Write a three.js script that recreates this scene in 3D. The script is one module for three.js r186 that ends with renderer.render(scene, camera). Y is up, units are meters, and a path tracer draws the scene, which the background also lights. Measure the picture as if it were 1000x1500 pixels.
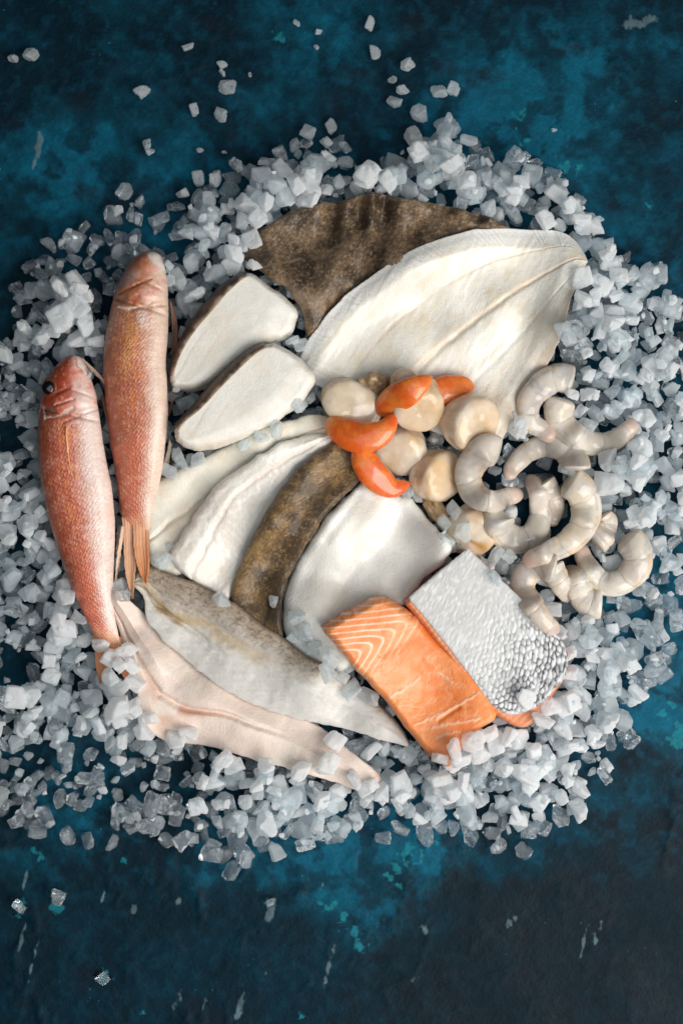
import * as THREE from 'three';
import { RectAreaLightUniformsLib } from 'three/addons/lights/RectAreaLightUniformsLib.js';
import { mergeVertices } from 'three/addons/utils/BufferGeometryUtils.js';

// ---------------------------------------------------------------- camera, light, exposure
const scene = new THREE.Scene();
const CAM = 1.45;                       // camera height above the board, metres
const S = 0.0006;                       // metres on the board for one photograph pixel
const camera = new THREE.PerspectiveCamera(2 * Math.atan(750 * S / CAM) * 180 / Math.PI, 2 / 3, 0.05, 20);
camera.position.set(0, CAM, 0);
camera.up.set(0, 0, -1);
camera.lookAt(0, 0, 0);
scene.add(camera);
scene.background = new THREE.Color(0, 0, 0);
const renderer = new THREE.WebGLRenderer({ antialias: true });
renderer.toneMapping = THREE.LinearToneMapping;
renderer.toneMappingExposure = 1.16;
renderer.shadowMap.enabled = true;
RectAreaLightUniformsLib.init();
function areaLight(name, rgb, intensity, w, h, at, to) {
  const l = new THREE.RectAreaLight(new THREE.Color().setRGB(...rgb), intensity, w, h);
  l.position.set(...at); l.lookAt(...to); l.name = name; scene.add(l);
  return l;
}
areaLight('window_light', [1.0, 0.955, 0.90], 5.7, 1.6, 1.4, [1.12, 1.28, 0.74], [0.02, 0, 0.04]);
areaLight('overhead_fill', [0.88, 0.95, 1.0], 0.85, 2.4, 2.4, [0.2, 2.3, 0.2], [0, 0, 0]);  // added weak fill lamp overhead, stands in for light bounced around the room

// ---------------------------------------------------------------- small maths
const clamp = (x, a = 0, b = 1) => x < a ? a : x > b ? b : x;
const lerp = (a, b, t) => a + (b - a) * t;
const sstep = (a, b, x) => { const t = clamp((x - a) / (b - a)); return t * t * (3 - 2 * t); };
const gauss = (x, w) => Math.exp(-(x * x) / (w * w));
const mixc = (a, b, t) => [a[0] + (b[0] - a[0]) * t, a[1] + (b[1] - a[1]) * t, a[2] + (b[2] - a[2]) * t];
const mulc = (a, k) => [a[0] * k, a[1] * k, a[2] * k];
function rng(seed) { let a = seed >>> 0; return () => { a = (a + 0x6D2B79F5) | 0; let t = Math.imul(a ^ (a >>> 15), 1 | a); t = (t + Math.imul(t ^ (t >>> 7), 61 | t)) ^ t; return ((t ^ (t >>> 14)) >>> 0) / 4294967296; }; }
function h3(x, y, z) { let h = Math.imul(x, 374761393) ^ Math.imul(y, 668265263) ^ Math.imul(z, 1274126177); h = Math.imul(h ^ (h >>> 13), 1274126177); return ((h ^ (h >>> 16)) >>> 0) / 4294967296; }
function vn(x, y, z = 0) {              // value noise, 0..1
  const xi = Math.floor(x), yi = Math.floor(y), zi = Math.floor(z);
  let fx = x - xi, fy = y - yi, fz = z - zi;
  fx = fx * fx * (3 - 2 * fx); fy = fy * fy * (3 - 2 * fy); fz = fz * fz * (3 - 2 * fz);
  const l0 = vcell(xi, yi, zi, fx, fy);
  return fz < 1e-9 ? l0 : l0 + (vcell(xi, yi, zi + 1, fx, fy) - l0) * fz;
}
function vcell(x, y, z, fx, fy) {
  const xa = Math.imul(x, 374761393), xb = Math.imul(x + 1, 374761393), zc = Math.imul(z, 1274126177), ya = Math.imul(y, 668265263) ^ zc, yb = Math.imul(y + 1, 668265263) ^ zc;
  let a = xa ^ ya, b = xb ^ ya, c = xa ^ yb, d = xb ^ yb;
  a = Math.imul(a ^ (a >>> 13), 1274126177); b = Math.imul(b ^ (b >>> 13), 1274126177); c = Math.imul(c ^ (c >>> 13), 1274126177); d = Math.imul(d ^ (d >>> 13), 1274126177);
  a = (a ^ (a >>> 16)) >>> 0; b = (b ^ (b >>> 16)) >>> 0; c = (c ^ (c >>> 16)) >>> 0; d = (d ^ (d >>> 16)) >>> 0;
  const p = a + (b - a) * fx, q = c + (d - c) * fx; return (p + (q - p) * fy) / 4294967296;
}
function fbm(x, y, o = 4, z = 0) { let a = 0.5, s = 0, n = 0; for (let i = 0; i < o; i++) { s += a * vn(x, y, z + i * 7); n += a; a *= 0.5; x = x * 2.03 + 17.1; y = y * 2.03 + 9.7; } return s / n; }
const wx = (px, h = 0) => (px - 500) * S * (CAM - h) / CAM, wz = (py, h = 0) => (py - 750) * S * (CAM - h) / CAM;   // a pixel on the plane at height h
const pxOf = (x, h = 0) => x / S * CAM / (CAM - h) + 500, pyOf = (z, h = 0) => z / S * CAM / (CAM - h) + 750;

// ---------------------------------------------------------------- naming
const used = {};
function numbered(name) { const n = used[name] = (used[name] ?? -1) + 1; return n ? name + '_' + String(n).padStart(3, '0') : name; }
function tag(o, label, category, group) { o.userData = { label, category }; if (group) o.userData.group = group; return o; }
function mesh(name, geo, mat, parent) {
  const m = new THREE.Mesh(geo, mat); m.castShadow = m.receiveShadow = true;
  m.name = parent ? name : numbered(name); (parent ?? scene).add(m); return m;
}
function thing(name, label, category, group) { const g = new THREE.Group(); g.name = numbered(name); scene.add(g); return tag(g, label, category, group); }

// ---------------------------------------------------------------- textures and materials
function noiseTexture(n, f, srgb = false) {
  const d = new Uint8Array(n * n * 4);
  for (let j = 0; j < n; j++) for (let i = 0; i < n; i++) { const c = f(i / n, j / n); for (let k = 0; k < 3; k++) d[(j * n + i) * 4 + k] = clamp(Array.isArray(c) ? c[k] : c) * 255; d[(j * n + i) * 4 + 3] = 255; }
  const t = new THREE.DataTexture(d, n, n); t.wrapS = t.wrapT = THREE.MirroredRepeatWrapping; t.magFilter = THREE.LinearFilter; t.minFilter = THREE.LinearMipmapLinearFilter; t.generateMipmaps = true;
  if (srgb) t.colorSpace = THREE.SRGBColorSpace; t.needsUpdate = true; return t;
}
const fleshBump = noiseTexture(512, (u, v) => 0.55 * fbm(u * 40, v * 40, 4) + 0.45 * vn(u * 140 + 3, v * 140));
const skinBump = noiseTexture(512, (u, v) => {      // fine pebbled skin
  const k = 62, j = Math.floor(v * k), x = u * k + (j % 2) * 0.5, fx = x - Math.floor(x) - 0.5, fy = v * k - j - 0.5;
  return clamp(1 - 2.6 * (fx * fx + fy * fy)) * (0.6 + 0.4 * h3(Math.floor(x), j, 5));
});
const phys = (o) => new THREE.MeshPhysicalMaterial(o);
const M = {
  flesh: phys({ vertexColors: true, roughness: 0.55, clearcoat: 0.6, clearcoatRoughness: 0.26, bumpMap: fleshBump, bumpScale: 0.0005, ior: 1.4 }),
  steak: phys({ vertexColors: true, roughness: 0.6, clearcoat: 0.25, clearcoatRoughness: 0.4, bumpMap: fleshBump, bumpScale: 0.0004, ior: 1.4 }),
  skin: phys({ vertexColors: true, roughness: 0.5, clearcoat: 0.42, clearcoatRoughness: 0.3, bumpMap: skinBump, bumpScale: 0.0008, ior: 1.4 }),
  mullet: phys({ vertexColors: true, roughness: 0.4, clearcoat: 0.45, clearcoatRoughness: 0.22, bumpMap: fleshBump, bumpScale: 0.0004 }),
  fin: phys({ vertexColors: true, roughness: 0.5, clearcoat: 0.3, clearcoatRoughness: 0.3 }),
  salmon: phys({ vertexColors: true, roughness: 0.55, clearcoat: 0.45, clearcoatRoughness: 0.3, bumpMap: fleshBump, bumpScale: 0.0005 }),
  silver: phys({ vertexColors: true, roughness: 0.38, clearcoat: 0.35, clearcoatRoughness: 0.25 }),
  scallop: phys({ vertexColors: true, transmission: 0.12, thickness: 0, roughness: 0.9, clearcoat: 0.95, clearcoatRoughness: 0.12, bumpMap: fleshBump, bumpScale: 0.0003 }),
  coral: phys({ vertexColors: true, roughness: 0.4, clearcoat: 0.9, clearcoatRoughness: 0.12, bumpMap: fleshBump, bumpScale: 0.0003 }),
  prawn: phys({ vertexColors: true, transmission: 0.2, thickness: 0, roughness: 0.85, clearcoat: 1.0, clearcoatRoughness: 0.12, bumpMap: fleshBump, bumpScale: 0.0004 }),
  eyeDark: phys({ color: new THREE.Color().setRGB(0.008, 0.007, 0.008), roughness: 0.15, clearcoat: 1 }),
  iceClear: phys({ color: new THREE.Color().setRGB(0.90, 0.96, 1.0), transmission: 0.9, thickness: 0.01, roughness: 0.2, ior: 1.31 }),
  iceMid: phys({ color: new THREE.Color().setRGB(0.925, 0.972, 0.995), transmission: 0.80, thickness: 0, roughness: 0.52, ior: 1.31 }),
  iceFrost: phys({ color: new THREE.Color().setRGB(0.962, 0.984, 0.998), transmission: 0.64, thickness: 0, roughness: 0.72, ior: 1.31 }),
};

// ---------------------------------------------------------------- the board: painted, trowelled plaster
{
  const W = 1.02, H = 1.44, NX = 1156, NY = 1632;
  // paint patches seen in the photograph: px, py, radius px, strength (teal), and grey-navy ones
  const teal = [[740, 190, 130, 0.9], [640, 300, 120, 0.7], [800, 150, 100, 0.6], [560, 260, 90, 0.5], [350, 240, 130, 0.5], [110, 230, 60, 0.75], [60, 290, 90, 0.5], [480, 40, 90, 0.5], [920, 60, 90, 0.3], [960, 880, 120, 0.8], [985, 1040, 70, 0.9],
    [540, 1270, 100, 0.7], [450, 1240, 80, 0.6], [120, 1160, 90, 0.5], [220, 330, 90, 0.5], [900, 420, 120, 0.45], [620, 1210, 60, 1.0], [330, 1250, 70, 0.45]];
  const turq = [[600, 1250, 16], [625, 1235, 14], [575, 1275, 12], [585, 1300, 8], [570, 1285, 9], [610, 1260, 10], [25, 1328, 13], [85, 1322, 14], [152, 1432, 11], [990, 1075, 14], [970, 1050, 10], [985, 1030, 8], [525, 1385, 10], [520, 1365, 9], [440, 1490, 5], [210, 1485, 4], [180, 1262, 5], [60, 1255, 8], [50, 1248, 6], [395, 1325, 7], [480, 1330, 14], [500, 1345, 10], [820, 240, 12], [845, 245, 9], [700, 250, 10], [760, 165, 14], [410, 55, 10], [950, 300, 5], [770, 205, 9]];
  const pale = [[55, 215, 6, 30], [48, 1410, 3, 28], [33, 1370, 3, 22], [38, 1285, 3, 18], [395, 1335, 6, 22], [390, 1425, 4, 18], [350, 1480, 5, 20], [260, 1465, 5, 20], [298, 1475, 3, 14], [855, 1380, 3, 22], [876, 1365, 5, 20], [750, 1352, 9, 9], [480, 1420, 5, 26], [260, 1322, 4, 9], [150, 1315, 2, 8], [195, 1335, 5, 10], [930, 30, 26, 10], [620, 1360, 8, 8], [607, 1435, 5, 6], [470, 1300, 3, 9]];
  const col = new Uint8Array(NX * NY * 4), bmp = new Uint8Array(NX * NY * 4), rgh = new Uint8Array(NX * NY * 4);
  const relief = (x, y) => {              // metres, trowel marks and creases; x, y in photo pixels
    const qx = x + 40 * (fbm(x / 70, y / 70, 3, 3) - 0.5), qy = y + 40 * (fbm(x / 70 + 40, y / 70, 3, 3) - 0.5);
    const low = 0.35 + 0.65 * sstep(1080, 1220, y);
    const r1 = Math.abs(fbm(qx / 95, qy / 150, 3, 11) - 0.5) * 2, r2 = Math.abs(fbm(qx / 46 + 9, qy / 60, 3, 21) - 0.5) * 2;
    return 0.0012 * fbm(x / 70, y / 70, 2, 2) + low * (1 - 0.75 * sstep(560, 700, x) * sstep(1200, 1280, y)) * (0.0026 * Math.pow(1 - r1, 18) * sstep(0.4, 0.62, fbm(x / 60, y / 60, 2, 15)) + 0.0013 * Math.pow(1 - r2, 16) * sstep(0.4, 0.6, fbm(x / 50 + 9, y / 50, 2, 16))) + 0.0003 * low * fbm(x / 14, y / 14, 2, 8);
  };
  const tiles = new Map(), near = (x, y) => {                 // the patches that can reach a 50-pixel tile
    const a = Math.floor(x / 50), b = Math.floor(y / 50), key = a * 1000 + b; let t = tiles.get(key); if (t) return t;
    const hit = (l, f) => l.filter((p) => { const r = f(p) + 75; return Math.abs(p[0] - a * 50 - 25) < r + 25 && Math.abs(p[1] - b * 50 - 25) < r + 25; });
    t = { teal: hit(teal, p => p[2] * 1.6), turq: hit(turq, p => p[2] * 2 - 60), pale: hit(pale, p => Math.max(p[2], p[3]) * 2.2 - 50) }; tiles.set(key, t); return t;
  };
  for (let j = 0; j < NY; j++) for (let i = 0; i < NX; i++) {
    const x = pxOf((i / (NX - 1) - 0.5) * W), y = pyOf((j / (NY - 1) - 0.5) * H), k = (j * NX + i) * 4, N = near(x, y);
    const n1 = fbm(x / 55, y / 55, 5, 31), n2 = fbm(x / 13, y / 13, 3, 41), n3 = vn(x / 2.2, y / 2.2, 4);
    const ux = x + 70 * (fbm(x / 40, y / 40, 4, 51) - 0.5), uy = y + 70 * (fbm(x / 40 + 31, y / 40, 4, 51) - 0.5);
    const brush = fbm((x * 0.8 + y * 0.6 + 60 * n1) / 60, (y * 0.8 - x * 0.6 + 50 * n1) / 15, 3, 14), nt = sstep(0.38, 0.62, 0.82 * fbm(x / 30, y / 30, 5, 13) + 0.18 * brush); let t = (0.26 * sstep(0.42, 0.72, n1) + 0.14 * sstep(0.5, 0.75, n2)) * (1 - 0.85 * sstep(540, 700, ux) * sstep(1230, 1290, uy)) * (1 - 0.65 * sstep(1270, 1310, uy));
    for (const [a, b, r, s] of N.teal) { const dx = ux - a, dy = uy - b, d2 = (dx * dx + dy * dy) / (r * r); if (d2 < 2.56) t += s * (1 - sstep(0.25, 1.5, Math.sqrt(d2))) * (0.25 + 1.1 * nt); }
    t = clamp(t * (0.75 + 0.5 * brush));
    const grey = Math.max(sstep(555, 600, ux + 0.45 * (uy - 1290)) * sstep(1255, 1285, uy), sstep(840, 900, ux) * sstep(1090, 1140, uy));
    let c = mixc(mixc([0.0016, 0.0150, 0.0265], [0.0036, 0.0120, 0.0195], grey), [0.0025, 0.083, 0.140], t);
    c = mulc(c, (0.72 + 0.56 * n2) * (0.86 + 0.28 * n3));
    c = mixc(c, [0.012, 0.012, 0.022], 0.3 * sstep(0.62, 0.8, fbm(x / 60 + 7, y / 35, 4, 61)));
    let q = 0;
    for (const [a, b, r] of N.turq) { const dx = x - a, dy = y - b; if (Math.abs(dx) < r * 2 && Math.abs(dy) < r * 2) q = Math.max(q, sstep(0.02, 0.14, fbm(x / (r * 0.9), y / (r * 0.9), 4, a) - 0.26 - 0.30 * Math.sqrt(dx * dx + dy * dy) / r)); }
    c = mixc(c, [0.012, 0.20, 0.25], 0.75 * q * (0.6 + 0.5 * n3));
    let w = 0;
    for (const [a, b, rx, ry] of N.pale) { const dx = (x - a + 0.25 * (y - b)) / rx, dy = (y - b) / ry, d = dx * dx + dy * dy; if (d < 3) w = Math.max(w, sstep(0.02, 0.25, fbm(x / 7, y / 12, 3, b) - 0.25 - 0.25 * d)); }
    c = mixc(c, [0.15, 0.23, 0.26], 0.6 * w * (0.5 + 0.8 * n2));
    const sp = vn(x / 2.3 + 5, y / 2.3, 71) * (0.72 + 0.28 * vn(x / 50, y / 50, 73)); if (sp > 0.9) c = mixc(c, [0.05, 0.22, 0.29], 0.8 * sstep(0.9, 0.96, sp));
    for (let m = 0; m < 3; m++) { const v = c[m]; col[k + m] = clamp(v <= 0.0031308 ? 12.92 * v : 1.055 * Math.pow(v, 1 / 2.4) - 0.055) * 255; }
    bmp[k] = bmp[k + 1] = bmp[k + 2] = clamp(0.5 * n2 + 0.22 * n3 + 0.2 * fbm(x / 5, y / 5, 2, 81) + 0.25 * w + 0.2 * q) * 255;
    rgh[k] = rgh[k + 1] = rgh[k + 2] = clamp(0.5 + 0.34 * n1 - 0.1 * w) * 255; col[k + 3] = bmp[k + 3] = rgh[k + 3] = 255;
  }
  const tex = (d, srgb) => { const t = new THREE.DataTexture(d, NX, NY); t.magFilter = THREE.LinearFilter; t.minFilter = THREE.LinearMipmapLinearFilter; t.generateMipmaps = true; if (srgb) t.colorSpace = THREE.SRGBColorSpace; t.needsUpdate = true; return t; };
  const nx = 400, ny = 560, pos = [], uv = [], idx = [];
  for (let j = 0; j <= ny; j++) for (let i = 0; i <= nx; i++) { const x = (i / nx - 0.5) * W, z = (j / ny - 0.5) * H; pos.push(x, relief(pxOf(x), pyOf(z)) - 0.002, z); uv.push(i / nx, j / ny); }
  for (let j = 0; j < ny; j++) for (let i = 0; i < nx; i++) { const a = j * (nx + 1) + i, b = a + 1, c = a + nx + 1, d = c + 1; idx.push(a, c, b, b, c, d); }
  const rim = (list) => { const o = pos.length / 3; for (const v of list) { pos.push(pos[v * 3], pos[v * 3 + 1], pos[v * 3 + 2], pos[v * 3], -0.02, pos[v * 3 + 2]); uv.push(uv[v * 2], uv[v * 2 + 1], uv[v * 2], uv[v * 2 + 1]); } for (let i = 0; i < list.length - 1; i++) { const a = o + i * 2; idx.push(a, a + 1, a + 2, a + 2, a + 1, a + 3); } };
  const R = (n) => [...Array(n + 1).keys()];
  rim(R(nx).map(i => ny * (nx + 1) + i)); rim(R(nx).map(i => i).reverse()); rim(R(ny).map(j => j * (nx + 1))); rim(R(ny).map(j => j * (nx + 1) + nx).reverse());
  const g = new THREE.BufferGeometry(); g.setAttribute('position', new THREE.Float32BufferAttribute(pos, 3)); g.setAttribute('uv', new THREE.Float32BufferAttribute(uv, 2)); g.setIndex(idx); g.computeVertexNormals();
  const b = mesh('tabletop', g, new THREE.MeshPhysicalMaterial({ map: tex(col, true), bumpMap: tex(bmp), bumpScale: 0.0011, roughnessMap: tex(rgh), roughness: 0.9, specularIntensity: 0.18 }));
  b.userData = { kind: 'structure', label: 'dark blue painted plaster board with teal patches and trowel marks' };
}

// ---------------------------------------------------------------- height map of what already lies on the board
const CELL = 0.0015, GX = 500, GZ = 720, X0 = -GX * CELL / 2, Z0 = -GZ * CELL / 2;
const HM = new Float32Array(GX * GZ), FISH = new Uint8Array(GX * GZ);
const cellOf = (x, z) => { const i = Math.round((x - X0) / CELL), j = Math.round((z - Z0) / CELL); return i < 0 || j < 0 || i >= GX || j >= GZ ? -1 : j * GX + i; };
const hAt = (x, z) => { const c = cellOf(x, z); return c < 0 ? 0 : HM[c]; };
function raise(x, y, z, fish) { const c = cellOf(x, z); if (c >= 0) { if (y > HM[c]) HM[c] = y; if (fish) FISH[c] = fish; } }
function sep(src, r, f, init) {
  const t = new Float32Array(GX * GZ), o = new Float32Array(GX * GZ);
  for (let j = 0; j < GZ; j++) for (let i = 0; i < GX; i++) { let a = init; for (let k = -r; k <= r; k++) { const q = i + k; a = f(a, src[j * GX + (q < 0 ? 0 : q >= GX ? GX - 1 : q)]); } t[j * GX + i] = a; }
  for (let j = 0; j < GZ; j++) for (let i = 0; i < GX; i++) { let a = init; for (let k = -r; k <= r; k++) { const q = j + k; a = f(a, t[(q < 0 ? 0 : q >= GZ ? GZ - 1 : q) * GX + i]); } o[j * GX + i] = a; }
  return o;
}
function blur(s, r) {
  const t = new Float32Array(GX * GZ), o = new Float32Array(GX * GZ), n = 2 * r + 1;
  const run = (src, dst, len, step, at) => { let a = 0; for (let k = -r; k <= r; k++) a += src[at + clamp(k, 0, len - 1) * step]; for (let i = 0; i < len; i++) { dst[at + i * step] = a / n; a += src[at + Math.min(len - 1, i + r + 1) * step] - src[at + Math.max(0, i - r) * step]; } };
  for (let j = 0; j < GZ; j++) run(s, t, GX, 1, j * GX); for (let i = 0; i < GX; i++) run(t, o, GZ, GX, i);
  return o;
}
const grow = (s, r) => sep(s, r, (a, b) => b > a ? b : a, 0);
function drape(rMax, rBlur) {           // a soft sheet lying over what is there
  const m = blur(blur(grow(HM, rMax), rBlur), rBlur);
  return (x, z) => { const u = (x - X0) / CELL, v = (z - Z0) / CELL, i = clamp(Math.floor(u), 0, GX - 2), j = clamp(Math.floor(v), 0, GZ - 2), a = clamp(u - i), b = clamp(v - j), k = j * GX + i; return lerp(lerp(m[k], m[k + 1], a), lerp(m[k + GX], m[k + GX + 1], a), b); };
}

// ---------------------------------------------------------------- outlines traced on the photograph (pixels): two long edges, head to tail
const O = {
  brownFlat: { A: [[356, 378], [372, 346], [410, 322], [450, 305], [500, 295], [545, 289], [590, 295], [640, 305], [690, 316], [745, 333]], B: [[358, 380], [385, 402], [425, 430], [445, 465], [452, 494], [500, 470], [580, 425], [650, 385], [745, 338]] },
  whiteFlat: { A: [[858, 380], [846, 356], [822, 338], [760, 335], [700, 338], [650, 350], [600, 372], [550, 402], [500, 440], [468, 476], [446, 508], [438, 534], [446, 556]], B: [[860, 384], [846, 410], [834, 440], [822, 480], [806, 525], [780, 570], [755, 610], [732, 650], [716, 664]] },
  steak1: { A: [[250, 566], [247, 550], [256, 515], [272, 482], [297, 448], [322, 420], [350, 401], [370, 397]], B: [[252, 568], [275, 572], [312, 560], [352, 530], [395, 501], [422, 488], [432, 472], [435, 455], [420, 436], [396, 417], [374, 402]] },
  steak2: { A: [[256, 640], [258, 626], [285, 595], [315, 560], [345, 530], [372, 510], [398, 503]], B: [[258, 645], [272, 657], [300, 659], [345, 648], [392, 625], [432, 596], [458, 566], [461, 552], [448, 535], [428, 515], [402, 504]] },
  mullet1: { A: [[108, 520], [92, 528], [74, 550], [61, 588], [57, 640], [60, 690], [68, 740], [81, 790], [97, 840], [113, 880], [127, 912], [142, 945]], B: [[110, 520], [122, 526], [134, 550], [143, 578], [150, 620], [157, 668], [165, 710], [169, 755], [169, 800], [167, 850], [167, 890], [172, 925], [176, 945]] },
  mullet2: { A: [[220, 369], [205, 373], [188, 392], [172, 425], [160, 470], [153, 520], [154, 570], [160, 630], [168, 690], [174, 740], [180, 778]], B: [[222, 369], [235, 374], [244, 398], [248, 440], [248, 490], [245, 530], [247, 570], [248, 610], [244, 650], [236, 700], [224, 740], [218, 780]] },
  sole1: { A: [[216, 790], [215, 755], [226, 712], [262, 690], [330, 655], [400, 625], [455, 609], [487, 612]], B: [[218, 800], [226, 835], [262, 842], [330, 790], [420, 700], [490, 640]] },
  sole2: { A: [[488, 636], [445, 638], [400, 656], [345, 690], [310, 720], [280, 762], [256, 800], [250, 818], [262, 834]], B: [[492, 640], [485, 670], [440, 720], [405, 770], [370, 820], [345, 860], [332, 884], [318, 882]] },
  sole3: { A: [[520, 644], [490, 648], [455, 670], [420, 705], [390, 750], [368, 792], [346, 838], [337, 878], [350, 905], [372, 925], [392, 941]], B: [[524, 645], [536, 668], [537, 690], [522, 710], [482, 750], [455, 790], [431, 830], [416, 870], [412, 905], [413, 938], [400, 944]] },
  sole4: { A: [[538, 698], [510, 725], [475, 760], [450, 798], [430, 832], [416, 872], [412, 905], [419, 940], [442, 962], [480, 985]], B: [[544, 698], [575, 720], [606, 732], [625, 758], [661, 803], [648, 825], [620, 850], [597, 880], [550, 935], [500, 990]] },
  grey: { A: [[197, 850], [200, 836], [218, 830], [246, 838], [290, 856], [340, 882], [400, 925], [440, 955], [500, 985], [550, 1028], [588, 1068], [601, 1090]], B: [[199, 858], [212, 880], [214, 902], [232, 930], [270, 965], [320, 1005], [370, 1032], [430, 1052], [500, 1070], [560, 1085], [598, 1098]] },
  pink: { A: [[166, 872], [172, 860], [192, 878], [228, 912], [266, 948], [318, 988], [372, 1018], [436, 1048], [488, 1080], [524, 1108], [556, 1132]], B: [[166, 880], [170, 905], [182, 945], [196, 980], [205, 1020], [216, 1062], [242, 1086], [290, 1092], [350, 1106], [430, 1128], [500, 1150], [546, 1158], [558, 1142]] },
  salmon1: { A: [[470, 918], [500, 899], [530, 884], [556, 873], [582, 884], [606, 900]], B: [[476, 926], [498, 953], [524, 984], [560, 1022], [604, 1080], [638, 1116], [660, 1123], [690, 1078], [728, 1046], [690, 985], [640, 935], [608, 902]] },
  salmon2: { A: [[598, 874], [640, 838], [684, 803]], B: [[598, 878], [640, 930], [690, 995], [735, 1045], [770, 1062], [800, 1030], [828, 985], [826, 946], [790, 905], [740, 856], [686, 805]] },
};
const polyOf = (o) => [...o.A, ...[...o.B].reverse()];
function inPoly(p, x, y) { let c = false; for (let i = 0, j = p.length - 1; i < p.length; j = i++) if ((p[i][1] > y) !== (p[j][1] > y) && x < (p[j][0] - p[i][0]) * (y - p[i][1]) / (p[j][1] - p[i][1]) + p[i][0]) c = !c; return c; }
function segDist(x, y, a, b) { const dx = b[0] - a[0], dy = b[1] - a[1], t = clamp(((x - a[0]) * dx + (y - a[1]) * dy) / (dx * dx + dy * dy + 1e-12)); const ex = x - a[0] - dx * t, ey = y - a[1] - dy * t; return Math.sqrt(ex * ex + ey * ey); }
function polyDist(p, x, y) {
  let d = 1e18;
  for (let i = 0, j = p.length - 1; i < p.length; j = i++) { const a = p[j], b = p[i], dx = b[0] - a[0], dy = b[1] - a[1]; let t = ((x - a[0]) * dx + (y - a[1]) * dy) / (dx * dx + dy * dy + 1e-12); t = t < 0 ? 0 : t > 1 ? 1 : t; const ex = x - a[0] - dx * t, ey = y - a[1] - dy * t, e = ex * ex + ey * ey; if (e < d) d = e; }
  return Math.sqrt(d);
}
const fishPolys = Object.values(O).map(polyOf);
fishPolys.push([[470, 560], [600, 540], [690, 560], [735, 640], [830, 530], [935, 610], [860, 700], [950, 800], [930, 870], [880, 900], [820, 925], [760, 840], [690, 810], [600, 720]]);
const fishDepth = (x, y) => { let d = -1e9; for (const p of fishPolys) { const e = polyDist(p, x, y); d = Math.max(d, inPoly(p, x, y) ? e : -e); } return d; };   // px inside the fish (+) or outside (-)

// ---------------------------------------------------------------- ice: angular crumbs piled by the height map
const iceGeos = [];
for (let v = 0; v < 22; v++) {
  const r = rng(900 + v * 13), planes = [], ext = [1, 0.62 + 0.34 * r(), 0.5 + 0.26 * r()];
  for (let a = 0; a < 3; a++) for (const s of [-1, 1]) { const n = new THREE.Vector3((r() - 0.5) * 0.6, (r() - 0.5) * 0.6, (r() - 0.5) * 0.6); n.setComponent(a, s); n.normalize(); planes.push([n, ext[a] * (0.86 + 0.22 * r())]); }
  for (let k = 0; k < 5; k++) { const n = new THREE.Vector3(r() - 0.5, r() - 0.5, r() - 0.5).normalize(); planes.push([n, Math.hypot(n.x * ext[0], n.y * ext[1], n.z * ext[2]) * (0.72 + 0.3 * r())]); }
  let g = new THREE.IcosahedronGeometry(1, 6); g.deleteAttribute('normal'); g.deleteAttribute('uv'); g = mergeVertices(g, 1e-4);
  const p = g.attributes.position, d = new THREE.Vector3();
  for (let i = 0; i < p.count; i++) {
    d.fromBufferAttribute(p, i).normalize(); let q = 0;
    for (const [n, h] of planes) q += Math.pow(Math.max(0, d.dot(n)) / h, 20);
    const chip = vn(d.x * 2.2 + v, d.y * 2.2, d.z * 2.2);
    const rad = Math.pow(q, -1 / 20) * (1 + 0.10 * (vn(d.x * 4 + v * 5, d.y * 4, d.z * 4) - 0.5) + 0.07 * (vn(d.x * 9 + v, d.y * 9, d.z * 9 + 4) - 0.5) - 0.12 * sstep(0.68, 0.8, chip));
    p.setXYZ(i, d.x * rad, d.y * rad, d.z * rad);
  }
  g.computeVertexNormals(); iceGeos.push(g);
}
const ice = [];                          // every crumb: {geo, mat, matrix, x, y, z, r, where}
const iceRnd = rng(4242);
function dropIce(px, py, rpx, where, mat, hGuess = 0.02, sink = 0.25) {
  const x = wx(px, hGuess), z = wz(py, hGuess), r = rpx * S, q = new THREE.Quaternion();
  const flat = iceRnd() < 0.6, e = new THREE.Euler(flat ? (iceRnd() - 0.5) * 0.7 + Math.PI / 2 * (iceRnd() < 0.3 ? 1 : 0) : iceRnd() * 6.28, iceRnd() * 6.28, flat ? (iceRnd() - 0.5) * 0.7 : iceRnd() * 6.28); e.order = 'YXZ'; q.setFromEuler(e);
  const hs = []; for (let a = 0; a < 8; a++) for (const k of [0.35, 0.75]) hs.push(hAt(x + Math.cos(a * 0.785) * r * k, z + Math.sin(a * 0.785) * r * k)); hs.push(hAt(x, z)); hs.sort((a, b) => a - b);
  const geo = iceGeos[Math.floor(iceRnd() * iceGeos.length)], sc = r * (0.92 + 0.16 * iceRnd());
  const m = new THREE.Matrix4().compose(new THREE.Vector3(0, 0, 0), q, new THREE.Vector3(sc, sc, sc)), p = geo.attributes.position, v = new THREE.Vector3();
  let low = 0, top = 0; for (let i = 0; i < p.count; i += 3) { v.fromBufferAttribute(p, i).applyMatrix4(m); low = Math.min(low, v.y); top = Math.max(top, v.y); }
  const y = hs[Math.floor(hs.length * 0.72)] - low * (1 - sink);
  m.setPosition(x, y, z);
  for (let i = 0; i < p.count; i++) { v.fromBufferAttribute(p, i).applyMatrix4(m); raise(v.x, v.y, v.z); }
  const o = { geo, mat, m, x, y, z, r, top: y + top, px, py, where }; ice.push(o); return o;
}
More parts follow.
